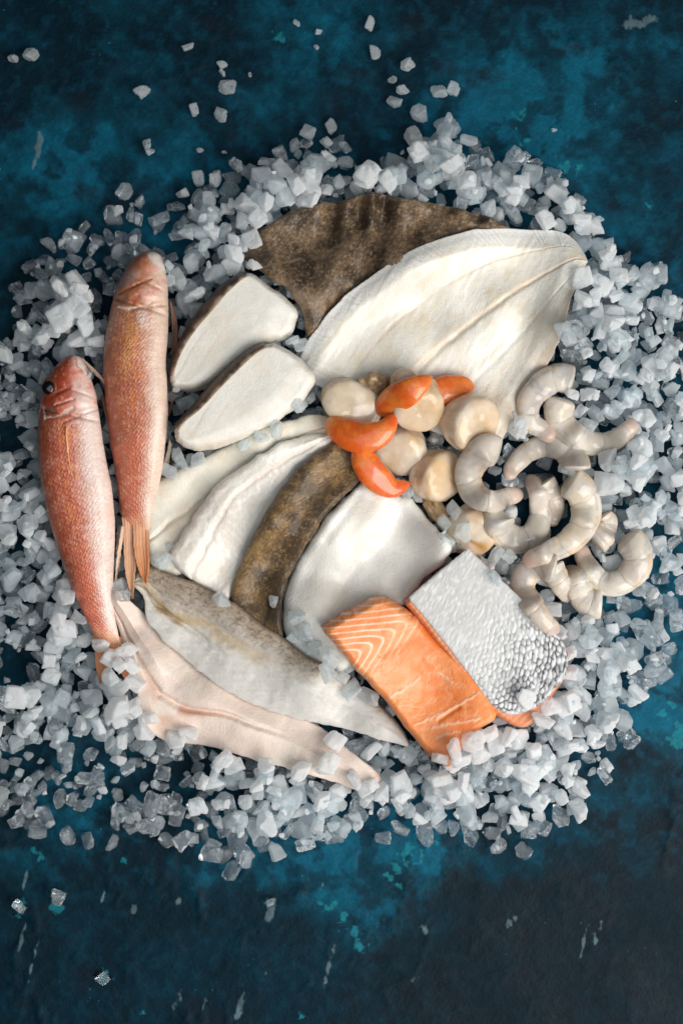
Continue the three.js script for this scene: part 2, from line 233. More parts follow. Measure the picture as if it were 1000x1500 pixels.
const blob = [[20, 440], [55, 352], [110, 332], [165, 350], [168, 285], [200, 272], [218, 330], [245, 300], [288, 265], [335, 252], [400, 238], [430, 218], [480, 208], [540, 228], [600, 208], [640, 185], [680, 200], [715, 235], [760, 228], [820, 258], [865, 300], [882, 340], [920, 378], [975, 405], [1000, 470], [1040, 600], [1040, 800], [1005, 900], [985, 955], [955, 1010], [920, 1060], [898, 1110], [855, 1175], [800, 1195], [765, 1225], [690, 1215], [640, 1215], [590, 1215], [500, 1222], [430, 1240], [350, 1265], [300, 1255], [240, 1235], [165, 1195], [100, 1180], [60, 1215], [-40, 1180], [-40, 600], [0, 470]];
const blobIn = (x, y) => { const d = polyDist(blob, x, y); return inPoly(blob, x, y) ? d : -d; };
const holes = [[28, 975, 36], [20, 640, 26], [60, 1110, 34], [130, 1105, 40], [230, 1150, 40], [200, 300, 18], [232, 345, 20], [985, 850, 34], [960, 780, 20], [120, 385, 28], [40, 560, 20], [170, 1165, 40], [560, 1205, 26], [700, 1175, 26], [860, 1110, 26], [950, 960, 22]];
const holeAt = (x, y) => { let h = 0; for (const [a, b, r] of holes) h = Math.max(h, 1 - Math.hypot(x - a, y - b) / r); return h; };
const sparse = (x, y) => Math.max(sstep(300, 200, x) * sstep(520, 430, y) * sstep(-0.2, -0.6, -Math.hypot(x - 110, y - 458) / 70), sstep(330, 230, x) * sstep(1075, 1115, y), sstep(1195, 1225, y), 0.7 * sstep(960, 990, x) * sstep(840, 900, y));   // thin, wet ice
function iceLayer(step, seed, accept, rMin, rMax, where, matOf, sink) {
  const r = rng(seed), pts = [];
  for (let y = 170; y < 1300; y += step * 0.87) for (let x = -60; x < 1060; x += step) pts.push([x + (r() - 0.5) * step * 0.9 + (Math.round(y / step) % 2) * step / 2, y + (r() - 0.5) * step * 0.9]);
  for (let i = pts.length - 1; i > 0; i--) { const j = Math.floor(r() * (i + 1)); [pts[i], pts[j]] = [pts[j], pts[i]]; }
  for (const [x, y] of pts) { const b = blobIn(x, y); if (b < -6) continue; const k = r(), s = r(), q = r(); if (k < accept(x, y, b)) dropIce(x, y, lerp(rMin, rMax, s * s * 0.6 + 0.4 * s), where, matOf(sparse(x, y) > 0.4 ? q * 0.45 : q, b), 0.012, sink); }
}
const clearMix = (q, b) => q < 0.5 ? M.iceClear : q < 0.85 ? M.iceMid : M.iceFrost;
iceLayer(22.5, 11, (x, y, b) => { const f = fishDepth(x, y); return (f > 42 ? 0.75 : 1) * (b < 10 ? 0.7 : 1) * (holeAt(x, y) > 0.2 ? 0.35 : 1); }, 9.5, 15.5, 'bed', clearMix, 0.2);
iceLayer(26, 12, (x, y, b) => { const f = fishDepth(x, y); return f > 6 ? 0 : (b < 18 ? 0.25 : (holeAt(x, y) > 0 ? 0.12 : 0.82)) * (1 - 0.8 * sparse(x, y)); }, 9, 16, 'pile', (q) => q < 0.12 ? M.iceClear : q < 0.62 ? M.iceMid : M.iceFrost, 0.3);

// ---------------------------------------------------------------- sheet builder: fillets, fish bodies, portions
function resample(pts, n, h) { const c = new THREE.CatmullRomCurve3(pts.map(p => new THREE.Vector3(wx(p[0], h), 0, wz(p[1], h))), false, 'centripetal'); c.arcLengthDivisions = 400; return c.getSpacedPoints(n); }
function sheet(name, o, parent, mat) {
  const { nt, ns, T, R, base, h, color, bump = () => 0, lip = 0.0012, tube = false, under = 0, wob = 0, lift = () => 0, fish = 1, tag: tg } = o;
  const A = resample(o.A, nt, h), B = resample(o.B, nt, h);
  if (wob) for (const [E, sd] of [[A, 1], [B, 7]]) for (let i = 0; i <= nt; i++) { E[i].x += wob * (fbm(i / nt * 26, sd, 3, 3) - 0.5); E[i].z += wob * (fbm(i / nt * 26, sd + 40, 3, 3) - 0.5); }
  const line = [], ls = Math.max(2, Math.round(nt / 60)); for (let i = 0; i <= nt; i += ls) line.push([A[i].x, A[i].z]); for (let i = nt; i >= 0; i -= ls) line.push([B[i].x, B[i].z]);
  const n = (nt + 1) * (ns + 1), pos = new Float32Array(n * 3), col = new Float32Array(n * 3), uv = new Float32Array(n * 2), low = new Float32Array(n), idx = [];
  for (let i = 0; i <= nt; i++) {
    const t = i / nt, w = Math.hypot(A[i].x - B[i].x, A[i].z - B[i].z);
    for (let j = 0; j <= ns; j++) {
      const s = 0.5 - 0.5 * Math.cos(Math.PI * j / ns) * 1, ss = tube ? s : lerp(j / ns, s, 0.45), k = i * (ns + 1) + j;
      const x = lerp(A[i].x, B[i].x, ss), z = lerp(A[i].z, B[i].z, ss), edge = j === 0 || j === ns || i === 0 || i === nt;
      const d = edge || tube ? 0 : polyDist(line, x, z), th = T(t, ss, d, x, z, w);
      let e;
      if (tube) { const u = 2 * ss - 1; e = Math.pow(Math.max(0, 1 - u * u), 0.5) * Math.pow(clamp(1 - Math.pow(1 - clamp(t / tube[0]), 2)), 0.5) * Math.pow(clamp(1 - Math.pow(1 - clamp((1 - t) / tube[1]), 2)), 0.5); }
      else { const q = 1 - clamp(d / (typeof R === 'function' ? R(t, ss) : R)); e = Math.sqrt(Math.max(0, 1 - q * q)); }
      const b = base(x, z) + lift(t, ss), y = b + (tube ? th * (under + (1 - under) * e) : lip + (th - lip) * e) + bump(t, ss, x, z, d) * (0.15 + 0.85 * e);
      pos.set([x, y, z], k * 3); col.set(color(t, ss, x, z, d, w), k * 3); uv.set([x / 0.06, z / 0.06], k * 2); low[k] = b + (tube ? th * under * (1 - e) : 0);
      raise(x, y, z, fish);
    }
  }
  for (let i = 0; i < nt; i++) for (let j = 0; j < ns; j++) { const a = i * (ns + 1) + j, b = a + 1, c = a + ns + 1; idx.push(a, b, c, b, c + 1, c); }
  // underside: the same rim, coarse inside
  const P = Array.from(pos), C = Array.from(col), U = Array.from(uv), st = 4, is = [], js = [];
  for (let i = 0; i < nt; i += st) is.push(i); is.push(nt); for (let j = 0; j < ns; j += st) js.push(j); js.push(ns);
  const o0 = P.length / 3;
  for (const i of is) for (const j of js) { const k = i * (ns + 1) + j; P.push(pos[k * 3], Math.min(low[k], pos[k * 3 + 1] - 0.0002), pos[k * 3 + 2]); C.push(col[k * 3], col[k * 3 + 1], col[k * 3 + 2]); U.push(uv[k * 2], uv[k * 2 + 1]); }
  for (let i = 0; i < is.length - 1; i++) for (let j = 0; j < js.length - 1; j++) { const a = o0 + i * js.length + j, b = a + 1, c = a + js.length; idx.push(a, c, b, b, c, c + 1); }
  const wall = (tops, bots) => { for (let q = 0; q < tops.length - 1; q++) idx.push(tops[q], bots[q], tops[q + 1], tops[q + 1], bots[q], bots[q + 1]); };
  if (!tube) {
    const iT = is.map((i) => i * (ns + 1)), iB = is.map((_, q) => o0 + q * js.length); wall(iT, iB); wall(iT.map(k => k + ns).reverse(), iB.map(k => k + js.length - 1).reverse());
    const jT = js.slice(), jB = js.map((_, q) => o0 + q); wall([...jT].reverse(), [...jB].reverse()); wall(jT.map(k => k + nt * (ns + 1)), jB.map(k => k + (is.length - 1) * js.length));
  }
  const g = new THREE.BufferGeometry();
  g.setAttribute('position', new THREE.Float32BufferAttribute(P, 3)); g.setAttribute('color', new THREE.Float32BufferAttribute(C, 3)); g.setAttribute('uv', new THREE.Float32BufferAttribute(U, 2)); g.setIndex(idx); g.computeVertexNormals();
  // keep the top's facing up
  const m = mesh(name, g, mat, parent); if (tg) tag(m, ...tg); return m;
}
// a ribbon of skin that hugs the side of a cut block: outer edge low, inner edge high
function ribbon(name, outer, inner, yLow, yHigh, h, color, parent, mat, n = 120) {
  const A = resample(outer, n, h), B = resample(inner, n, h), P = [], C = [], U = [], I = [], K = 8;
  for (const off of [0, -0.0012]) for (let i = 0; i <= n; i++) for (let k = 0; k <= K; k++) {
    const a = k / K, x = lerp(A[i].x, B[i].x, 1 - Math.cos(a * Math.PI / 2)), z = lerp(A[i].z, B[i].z, 1 - Math.cos(a * Math.PI / 2)), t = i / n, fade = Math.min(1, Math.min(t, 1 - t) * 14 + 0.15);
    const y = lerp(yLow, yHigh, Math.sin(a * Math.PI / 2)) * (0.5 + 0.5 * fade) + off + 0.0006 * (vn(t * 60, a * 5, 2) - 0.5);
    P.push(x, y, z); C.push(...color(t, a, x, z)); U.push(x / 0.06, (z + y) / 0.06); if (!off) raise(x, y, z, 1);
  }
  const row = K + 1, half = (n + 1) * row;
  for (let i = 0; i < n; i++) for (let k = 0; k < K; k++) { const a = i * row + k, b = a + 1, c = a + row, d = c + 1; I.push(a, b, c, b, d, c, half + a, half + c, half + b, half + b, half + c, half + d); }
  for (let i = 0; i < n; i++) for (const k of [0, K]) { const a = i * row + k, c = a + row; I.push(...(k ? [a, half + a, c, c, half + a, half + c] : [a, c, half + a, c, half + c, half + a])); }
  const g = new THREE.BufferGeometry(); g.setAttribute('position', new THREE.Float32BufferAttribute(P, 3)); g.setAttribute('color', new THREE.Float32BufferAttribute(C, 3)); g.setAttribute('uv', new THREE.Float32BufferAttribute(U, 2)); g.setIndex(I); g.computeVertexNormals();
  return mesh(name, g, mat, parent);
}
// a tapering tube swept along a curve of [px, py] with its own widths; rests on the height map
function sweep(name, pts, o, parent, mat) {
  const { nt = 90, nr = 28, smooth = 26, rw, rh, color, bump = () => 0, rest = 0.75, dy = 0, h = 0.035, fish = 2 } = o;
  const c = new THREE.CatmullRomCurve3(pts.map(p => new THREE.Vector3(wx(p[0], h), (p[2] ?? 0), wz(p[1], h))), false, 'centripetal'), Q = c.getSpacedPoints(nt);
  let Y = Q.map((q, i) => { const r = rw(i / nt) * 0.6, v = []; for (let a = 0; a < 8; a++) v.push(hAt(q.x + Math.cos(a * 0.785) * r, q.z + Math.sin(a * 0.785) * r)); v.push(hAt(q.x, q.z)); v.sort((a, b) => a - b); return v[Math.floor(v.length * rest)]; });
  for (let k = 0; k < smooth; k++) Y = Y.map((y, i) => 0.5 * y + 0.25 * Y[Math.max(0, i - 1)] + 0.25 * Y[Math.min(nt, i + 1)]);
  const P = [], C = [], U = [], I = [], len = c.getLength();
  for (let i = 0; i <= nt; i++) {
    const t = i / nt, a = Q[Math.max(0, i - 1)], b = Q[Math.min(nt, i + 1)], tx = b.x - a.x, tz = b.z - a.z, L = Math.hypot(tx, tz) || 1, sx = -tz / L, sz = tx / L;
    for (let j = 0; j <= nr; j++) {
      const f = j / nr * Math.PI * 2, cf = Math.cos(f), sf = Math.sin(f), bm = bump(t, f), w = rw(t) * (1 + bm), v = rh(t) * (1 + bm);
      const x = Q[i].x + sx * cf * w, z = Q[i].z + sz * cf * w, y = Y[i] + Q[i].y + dy + rh(t) * 0.92 + sf * v;
      P.push(x, y, z); C.push(...color(t, f, x, y, z)); U.push(t * len / 0.06, j / nr * 2.2); raise(x, y, z, fish);
    }
  }
  for (let i = 0; i < nt; i++) for (let j = 0; j < nr; j++) { const a = i * (nr + 1) + j, b = a + 1, d = a + nr + 1; I.push(a, b, d, b, d + 1, d); }
  for (const e of [0, nt]) { const k = P.length / 3, o0 = e * (nr + 1); let x = 0, y = 0, z = 0; for (let j = 0; j < nr; j++) { x += P[(o0 + j) * 3]; y += P[(o0 + j) * 3 + 1]; z += P[(o0 + j) * 3 + 2]; } P.push(x / nr, y / nr, z / nr); C.push(...color(e / nt, Math.PI / 2, x / nr, y / nr, z / nr)); U.push(0, 0); for (let j = 0; j < nr; j++) I.push(...(e ? [k, o0 + j, o0 + j + 1] : [k, o0 + j + 1, o0 + j])); }
  const g = new THREE.BufferGeometry(); g.setAttribute('position', new THREE.Float32BufferAttribute(P, 3)); g.setAttribute('color', new THREE.Float32BufferAttribute(C, 3)); g.setAttribute('uv', new THREE.Float32BufferAttribute(U, 2)); g.setIndex(I); g.computeVertexNormals();
  return mesh(name, g, mat, parent);
}
const pix = (x, z, h = 0.03) => [pxOf(x, h), pyOf(z, h)];
const capEnds = (t, a, b) => Math.sqrt(clamp(1 - Math.pow(1 - clamp(t / a), 2))) * Math.sqrt(clamp(1 - Math.pow(1 - clamp((1 - t) / b), 2)));

// ---------------------------------------------------------------- flat white and skinned fillets
const white = [0.84, 0.82, 0.755], cream = [0.78, 0.69, 0.53], pinkish = [0.76, 0.58, 0.50];
function fleshColor(x, z, k, a = white, b = cream) { const n = fbm(x * 60 + k, z * 60, 4, k), m = fbm(x * 260 + k, z * 260, 3, k + 5); return mulc(mixc(a, b, sstep(0.45, 0.75, n) * 0.6), 0.93 + 0.12 * m); }
function brownSkin(x, z, k, dark = [0.060, 0.040, 0.024], mid = [0.16, 0.105, 0.055], pale = [0.34, 0.25, 0.155]) {
  const n = fbm(x * 55 + k, z * 55, 4, k), m = fbm(x * 210, z * 210, 3, k + 1), g = vn(x * 1100, z * 1100, k + 2), g2 = vn(x * 560, z * 560, k + 3);
  let c = mixc(dark, mid, sstep(0.32, 0.66, n * 0.7 + m * 0.3)); c = mixc(c, pale, 0.75 * sstep(0.5, 0.95, 0.5 * g + 0.28 * g2 + 0.42 * n)); return c;
}
// brown-skinned flatfish fillet
sheet('flatfish_skin_fillet', {
  ...O.brownFlat, nt: 260, ns: 130, h: 0.02, R: 0.009, lip: 0.0008, base: drape(4, 6), wob: 0.003,
  T: (t, s) => 0.007 + 0.004 * Math.sin(Math.PI * s),
  bump: (t, s, x, z) => 0.0085 * (fbm(x * 34, z * 34, 2, 3) - 0.4) + 0.0085 * gauss(s - 0.06, 0.24) * Math.sin(t * 50 + 2 * Math.sin(t * 13)) * sstep(0.2, 0.4, t) + 0.0009 * fbm(x * 200, z * 200, 2, 4),
  color: (t, s, x, z, d) => { const [X, Y] = pix(x, z); const c = brownSkin(x, z, 3, [0.045, 0.028, 0.016], [0.190, 0.118, 0.062], [0.50, 0.36, 0.225]); const q = gauss(segDist(X, Y, [388, 392], [440, 380]), 1.6) * 0.5; return mixc(mixc(c, [0.36, 0.26, 0.17], q), [0.45, 0.33, 0.24], 0.7 * sstep(18, 0, segDist(X, Y, [405, 420], [440, 440]))); },
  tag: ['large mottled brown skin-side-up flatfish fillet with wavy edge, tucked under white fillet', 'fish fillet'],
}, null, M.skin);
// white flatfish fillet over it
sheet('flatfish_fillet', {
  ...O.whiteFlat, nt: 300, ns: 190, h: 0.03, R: 0.008, lip: 0.0008, base: drape(4, 9), wob: 0.0016,
  T: (t, s, d) => 0.0030 + 0.0085 * sstep(0, 0.018, d),
  bump: (t, s, x, z, d) => {
    const frill = s < 0.3 ? (1 - sstep(0.010, 0.0145, d)) : 0;
    return -0.0015 * gauss(s - (0.60 - 0.12 * t), 0.016) - 0.0004 * gauss(s - (0.30 - 0.05 * t), 0.010) - 0.0005 * gauss(s - (0.82 - 0.1 * t), 0.014) + frill * (0.0007 * vn(t * 40, 8) * Math.sin(t * 430 + 9 * vn(t * 34, 1)) - 0.0005) - 0.0005 * gauss(d - 0.0135, 0.0025) * (s < 0.4 ? 1 : 0.2) + 0.0022 * (fbm(x * 26, z * 26, 3, 6) - 0.5) + 0.0004 * (vn(x * 300 + z * 180, (x - z) * 60, 3) - 0.5);
  },
  color: (t, s, x, z, d) => {
    let c = fleshColor(x, z, 9, [0.85, 0.825, 0.755], [0.80, 0.70, 0.53]); c = mixc(c, [0.76, 0.64, 0.46], 0.35 * sstep(0.55, 0.78, fbm((x - z) * 30, (x + z) * 110, 3, 15)));
    c = mixc(c, [0.80, 0.80, 0.78], s < 0.35 ? 0.8 * (1 - sstep(0.008, 0.014, d)) * (0.75 + 0.5 * vn(t * 240, 3)) : 0);
    c = mixc(c, [0.72, 0.54, 0.36], 0.55 * gauss(s - (0.59 - 0.12 * t), 0.02) * sstep(0.02, 0.2, vn(t * 20, 4)) + 0.4 * sstep(0.10, 0.0, t) * vn(x * 200, z * 200) + 0.18 * gauss(s - (0.30 - 0.05 * t), 0.02));
    const r = sstep(0.84, 0.99, s); c = mixc(c, [0.52, 0.43, 0.34], 0.75 * r * (0.6 + 0.8 * fbm(x * 120, z * 120, 3, 2)));
    return mixc(c, [0.62, 0.30, 0.22], 0.8 * sstep(0.62, 0.8, fbm(x * 90, z * 90, 3, 4)) * gauss(s - 0.93, 0.05) * gauss(t - 0.72, 0.1));
  },
  tag: ['large cream white flatfish fillet with ridged frill along one edge, over brown skinned fillet', 'fish fillet'],
}, null, M.flesh);
// centre: four narrow fillets
sheet('sole_fillet', {
  ...O.sole1, nt: 200, ns: 100, h: 0.02, R: 0.008, base: drape(4, 7), wob: 0.003, T: (t, s) => 0.0075,
  bump: (t, s, x, z) => 0.003 * (fbm(x * 35, z * 35, 3, 16) - 0.5) - 0.0018 * gauss(s - 0.45, 0.03),
  color: (t, s, x, z) => fleshColor(x, z, 19, [0.76, 0.72, 0.62], [0.68, 0.57, 0.42]),
  tag: ['greyish cream sole fillet beneath others, edge facing the white fish steaks', 'fish fillet'],
}, null, M.flesh);
sheet('sole_fillet', {
  ...O.sole2, nt: 220, ns: 110, h: 0.03, R: 0.008, base: drape(4, 7), wob: 0.0035, T: (t, s, d) => 0.0085,
  bump: (t, s, x, z, d) => 0.0026 * (fbm(x * 30 + 4, z * 30, 3, 26) - 0.5) - 0.0011 * gauss(s - 0.34 - 0.05 * Math.sin(t * 9), 0.04) * sstep(0.02, 0.2, t) + 0.0010 * gauss(s - 0.25, 0.07) + 0.0005 * (vn(x * 90 + z * 300, x * 300 - z * 90, 3) - 0.5),
  color: (t, s, x, z) => mixc(fleshColor(x, z, 29, [0.84, 0.805, 0.745], [0.79, 0.70, 0.59]), [0.72, 0.54, 0.46], 0.4 * gauss(s - 0.36 - 0.05 * Math.sin(t * 9), 0.03) + 0.25 * gauss(s - 0.08, 0.06) * sstep(0.4, 0.7, t)),
  tag: ['white sole fillet with a long crease, lying against the brown skinned sole fillet', 'fish fillet'],
}, null, M.flesh);
sheet('sole_fillet', {
  ...O.sole4, nt: 220, ns: 150, h: 0.03, R: 0.009, base: drape(4, 8), wob: 0.003, T: (t, s) => 0.009,
  bump: (t, s, x, z, d) => { const [X, Y] = pix(x, z); const f = (a, b, w) => gauss(segDist(X, Y, a, b), w); return 0.0026 * (fbm(x * 24 + 9, z * 24, 3, 36) - 0.5) - 0.0018 * f([525, 725], [478, 790], 8) - 0.0009 * f([478, 790], [448, 850], 11) + 0.0022 * f([560, 735], [500, 820], 15) - 0.0018 * f([590, 755], [545, 815], 14) + 0.0018 * f([620, 775], [560, 850], 16) - 0.0012 * f([520, 830], [490, 880], 10); },
  color: (t, s, x, z) => fleshColor(x, z, 39, [0.85, 0.84, 0.79], [0.82, 0.76, 0.66]),
  tag: ['broad smooth white sole fillet with soft folds, between brown sole and salmon', 'fish fillet'],
}, null, M.flesh);
sheet('sole_skin_fillet', {
  ...O.sole3, nt: 240, ns: 110, h: 0.035, R: 0.012, base: drape(4, 7), wob: 0.002, T: (t, s) => 0.0115 * (0.8 + 0.25 * Math.sin(Math.PI * t)),
  bump: (t, s, x, z) => 0.004 * (fbm(x * 34, z * 34, 2, 46) - 0.5) - 0.003 * gauss(t - 0.80, 0.03) + 0.0004 * vn(x * 700, z * 700),
  color: (t, s, x, z, d) => { const c = brownSkin(x, z, 43, [0.085, 0.050, 0.024], [0.29, 0.170, 0.065], [0.54, 0.37, 0.18]); return mixc(c, [0.055, 0.036, 0.022], 0.65 * sstep(0.5, 0.7, fbm(x * 50 + 5, z * 50, 3, 44)) + 0.5 * gauss(t - 0.82, 0.06)); },
  tag: ['narrow golden brown sole fillet lying skin side up between two white fillets', 'fish fillet'],
}, null, M.skin);
// pinkish fillet at the foot of the heap
sheet('pink_fillet', {
  ...O.pink, nt: 260, ns: 130, h: 0.025, R: 0.010, base: drape(4, 8), wob: 0.003, T: (t, s, d) => 0.005 + 0.014 * sstep(0, 0.026, d) * (1 - 0.45 * t),
  bump: (t, s, x, z, d) => 0.0024 * (fbm(x * 30, z * 30, 3, 56) - 0.5) - 0.0055 * gauss(s - lerp(0.72, 0.42, sstep(0.15, 0.55, t)), 0.04) * sstep(0.72, 0.5, t) + 0.0002 * Math.sin(t * 95 + s * 10) * (s < 0.4 ? 1 : 0.3) * sstep(0.5, 0.3, t),
  color: (t, s, x, z, d) => { let c = fleshColor(x, z, 59, [0.82, 0.67, 0.585], [0.84, 0.75, 0.65]); const g = s - lerp(0.72, 0.42, sstep(0.15, 0.55, t)); c = mixc(c, [0.62, 0.26, 0.15], 0.75 * (gauss(g - 0.05, 0.045) * gauss(t - 0.42, 0.15) + 0.6 * gauss(s - 0.8, 0.15) * gauss(t - 0.36, 0.07)) * sstep(0.3, 0.6, fbm(x * 90, z * 90, 3, 8))); c = mixc(c, [0.82, 0.77, 0.71], 0.55 * sstep(0.86, 0.99, Math.sin(t * 95 + s * 10 + 1.5 * vn(x * 120, z * 120))) * (s < 0.45 ? 1 : 0) * sstep(0.55, 0.35, t)); return mixc(c, [0.70, 0.42, 0.29], 0.6 * sstep(0.965, 1, t)); },
  tag: ['long pale pink fish fillet with a seam, half buried along the lower ice', 'fish fillet'],
}, null, M.flesh);
// grey-skinned fillet across it
sheet('grey_skin_fillet', {
  ...O.grey, nt: 280, ns: 130, h: 0.035, R: 0.012, base: drape(4, 8), wob: 0.0025, T: (t, s, d) => 0.006 + 0.008 * sstep(0, 0.028, d),
  bump: (t, s, x, z, d) => 0.003 * (fbm(x * 36, z * 36, 3, 66) - 0.5) - 0.0115 * gauss(s - 0.62, 0.035) * sstep(0.40, 0.12, t) - 0.0022 * gauss(s - 0.42 + 0.1 * t, 0.04) * sstep(0.75, 0.3, t) + 0.0008 * (fbm(x * 160, z * 160, 2, 5) - 0.5),
  color: (t, s, x, z, d) => {
    const n = fbm(x * 70, z * 70, 4, 69), g = vn(x * 900, z * 900, 3), g2 = vn(x * 480, z * 480, 9), m = fbm(x * 190, z * 190, 3, 70), q = s + 0.26 * (n - 0.5) + 0.10 * (m - 0.5) + 0.16 * sstep(0.3, 0.9, t) - 0.14 * sstep(0.42, 0.1, t);
    const k = sstep(0.52, 0.06, q), lobe = sstep(0.62, 0.7, s) * sstep(0.45, 0.1, t);
    let c = mixc([0.88, 0.86, 0.815], [0.44, 0.31, 0.195], 0.85 * k); c = mixc(c, [0.62, 0.43, 0.19], 0.8 * gauss(q - 0.42, 0.08) * sstep(0.75, 0.2, t)); c = mixc(c, [0.70, 0.58, 0.42], 0.5 * lobe * sstep(0.45, 0.7, n));
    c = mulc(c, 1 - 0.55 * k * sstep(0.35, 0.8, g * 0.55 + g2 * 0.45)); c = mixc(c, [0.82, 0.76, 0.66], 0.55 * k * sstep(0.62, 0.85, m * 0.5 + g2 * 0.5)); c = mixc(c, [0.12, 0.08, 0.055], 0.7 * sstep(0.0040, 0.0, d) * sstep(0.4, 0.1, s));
    return c;
  },
  tag: ['long tapering fillet with mottled grey brown skin fading to white, beside the salmon', 'fish fillet'],
}, null, M.skin);

// ---------------------------------------------------------------- white fish steaks with brown skin
function steak(k, o, outer, inner, label) {
  const g = thing('fish_steak', label, 'fish steak', 'white fish steaks');
  const B = drape(4, 16), cx = wx(o.A[3][0] + 40, 0.03), cz = wz(o.A[3][1] + 60, 0.03), b0 = B(cx, cz), H = 0.030;
  sheet('flesh', {
    ...o, nt: 170, ns: 120, h: 0.045, R: 0.006, lip: 0.007, base: () => b0, wob: 0.0022, T: (t, s) => H * (1 - 0.10 * t) - 0.010 * sstep(0.65, 1, s) * 0.4,
    bump: (t, s, x, z, d) => { const [X, Y] = pix(x, z, 0.045); const f = 1.1 * (X - o.A[0][0]) + 0.75 * (Y - o.A[0][1]) + 22 * fbm(X / 60, Y / 60, 2, k); return 0.0020 * (fbm(x * 34, z * 34, 3, 76 + k) - 0.5) - 0.00022 * Math.pow(0.5 + 0.5 * Math.sin(f / 4.4), 8) * sstep(0.62, 0.15, t) * sstep(0.8, 0.2, s); },
    color: (t, s, x, z, d) => { const [X, Y] = pix(x, z, 0.045); const f = 1.1 * (X - o.A[0][0]) + 0.75 * (Y - o.A[0][1]) + 22 * fbm(X / 60, Y / 60, 2, k); let c = fleshColor(x, z, 79 + k, [0.87, 0.85, 0.785], [0.85, 0.78, 0.66]); c = mixc(c, [0.74, 0.55, 0.38], 0.55 * sstep(0.10, 0.0, Math.abs(s - 0.06)) * sstep(0.35, 0.7, fbm(x * 80, z * 80, 3, k)) + 0.35 * gauss(s - 0.95, 0.05) * sstep(0.5, 0.2, t)); return mixc(c, [0.74, 0.62, 0.47], 0.38 * Math.pow(0.5 + 0.5 * Math.sin(f / 4.4), 5) * sstep(0.7, 0.1, t) * sstep(0.9, 0.2, s)); },
  }, g, M.steak);
  ribbon('skin', outer, inner, b0 + 0.004, b0 + 0.007 + (H - 0.007) * 0.985 + 0.0014, 0.045, (t, a, x, z) => { const c = brownSkin(x, z, 91 + k, [0.055, 0.030, 0.020], [0.15, 0.085, 0.05], [0.30, 0.19, 0.11]); return mixc(c, [0.62, 0.46, 0.33], 0.8 * sstep(0.78, 1, a + 0.25 * (vn(t * 30, 2, k) - 0.5))); }, g, M.skin);
}
steak(1, O.steak1, [[248, 562], [244, 548], [253, 512], [269, 479], [294, 444], [319, 416], [348, 398], [368, 395]], [[254, 560], [256, 548], [268, 516], [286, 487], [312, 456], [335, 429], [357, 410], [372, 402]], 'thick white fish steak with brown skin edge, touching the brown flatfish fillet');
steak(2, O.steak2, [[254, 640], [255, 624], [282, 592], [312, 557], [342, 527], [370, 507], [397, 500]], [[263, 637], [270, 624], [297, 601], [327, 569], [356, 540], [380, 519], [401, 508]], 'thick white fish steak with brown skin edge, lying above the sole fillets');

// ---------------------------------------------------------------- red mullets
const marks = {                       // strokes seen on each head: from, to, half width, colour, strength (photo pixels)
  1: [[[84, 583], [110, 571], 1.6, [0.22, 0.05, 0.035], 0.7], [[74, 606], [86, 604], 7, [0.10, 0.055, 0.045], 0.75], [[69, 596], [74, 614], 1.3, [0.80, 0.60, 0.48], 0.8], [[74, 616], [98, 611], 1.6, [0.84, 0.66, 0.52], 0.85], [[98, 611], [114, 600], 3, [0.84, 0.72, 0.64], 0.8], [[90, 596], [116, 588], 1.2, [0.80, 0.58, 0.48], 0.6], [[100, 622], [146, 602], 1.3, [0.40, 0.11, 0.07], 0.55], [[112, 550], [124, 548], 4, [0.70, 0.12, 0.08], 0.5], [[119, 527], [131, 551], 1.8, [0.86, 0.76, 0.70], 0.8], [[114, 526], [124, 545], 1.1, [0.36, 0.09, 0.06], 0.6], [[124, 570], [136, 600], 9, [0.85, 0.72, 0.66], 0.6], [[148, 700], [158, 706], 2, [0.9, 0.8, 0.75], 0.2]],
  2: [[[186, 416], [202, 408], 10, [0.52, 0.34, 0.30], 0.75], [[176, 436], [204, 424], 1.5, [0.36, 0.09, 0.06], 0.7], [[204, 424], [226, 414], 1.3, [0.40, 0.12, 0.08], 0.6], [[180, 446], [190, 444], 6, [0.11, 0.07, 0.06], 0.7], [[200, 446], [208, 442], 3, [0.45, 0.08, 0.06], 0.7], [[178, 455], [196, 459], 1.8, [0.84, 0.70, 0.56], 0.8], [[196, 459], [226, 450], 1.6, [0.80, 0.62, 0.48], 0.7], [[206, 458], [246, 452], 1.2, [0.40, 0.17, 0.10], 0.6], [[214, 462], [217, 480], 7.5, [0.78, 0.60, 0.54], 0.75], [[200, 480], [190, 545], 7, [0.66, 0.29, 0.08], 0.55], [[227, 374], [238, 396], 7, [0.84, 0.76, 0.72], 0.85], [[216, 404], [234, 398], 5, [0.66, 0.20, 0.14], 0.45]],
};
function mulletScale(t, s, x, z, k) {     // staggered overlapping scales, slightly uneven
  const u = 2 * s - 1, a = t * 0.265 / 0.0050 + 0.8 * (fbm(x * 120, z * 120, 2, k + 8) - 0.5) - 0.5 * u * u, b = s * 0.062 / 0.0046 + 0.7 * (fbm(x * 100 + 9, z * 100, 2, k + 9) - 0.5);
  const row = Math.floor(b), fa = a + (row & 1) * 0.5, ci = Math.floor(fa), qx = fa - ci - 0.5, qy = b - row - 0.5, rr = Math.sqrt((qx + 0.25) ** 2 + qy * qy);
  return { row, ci, ring: Math.abs(rr - 0.52), rise: rr < 0.52 ? rr / 0.52 : 0.15 };
}
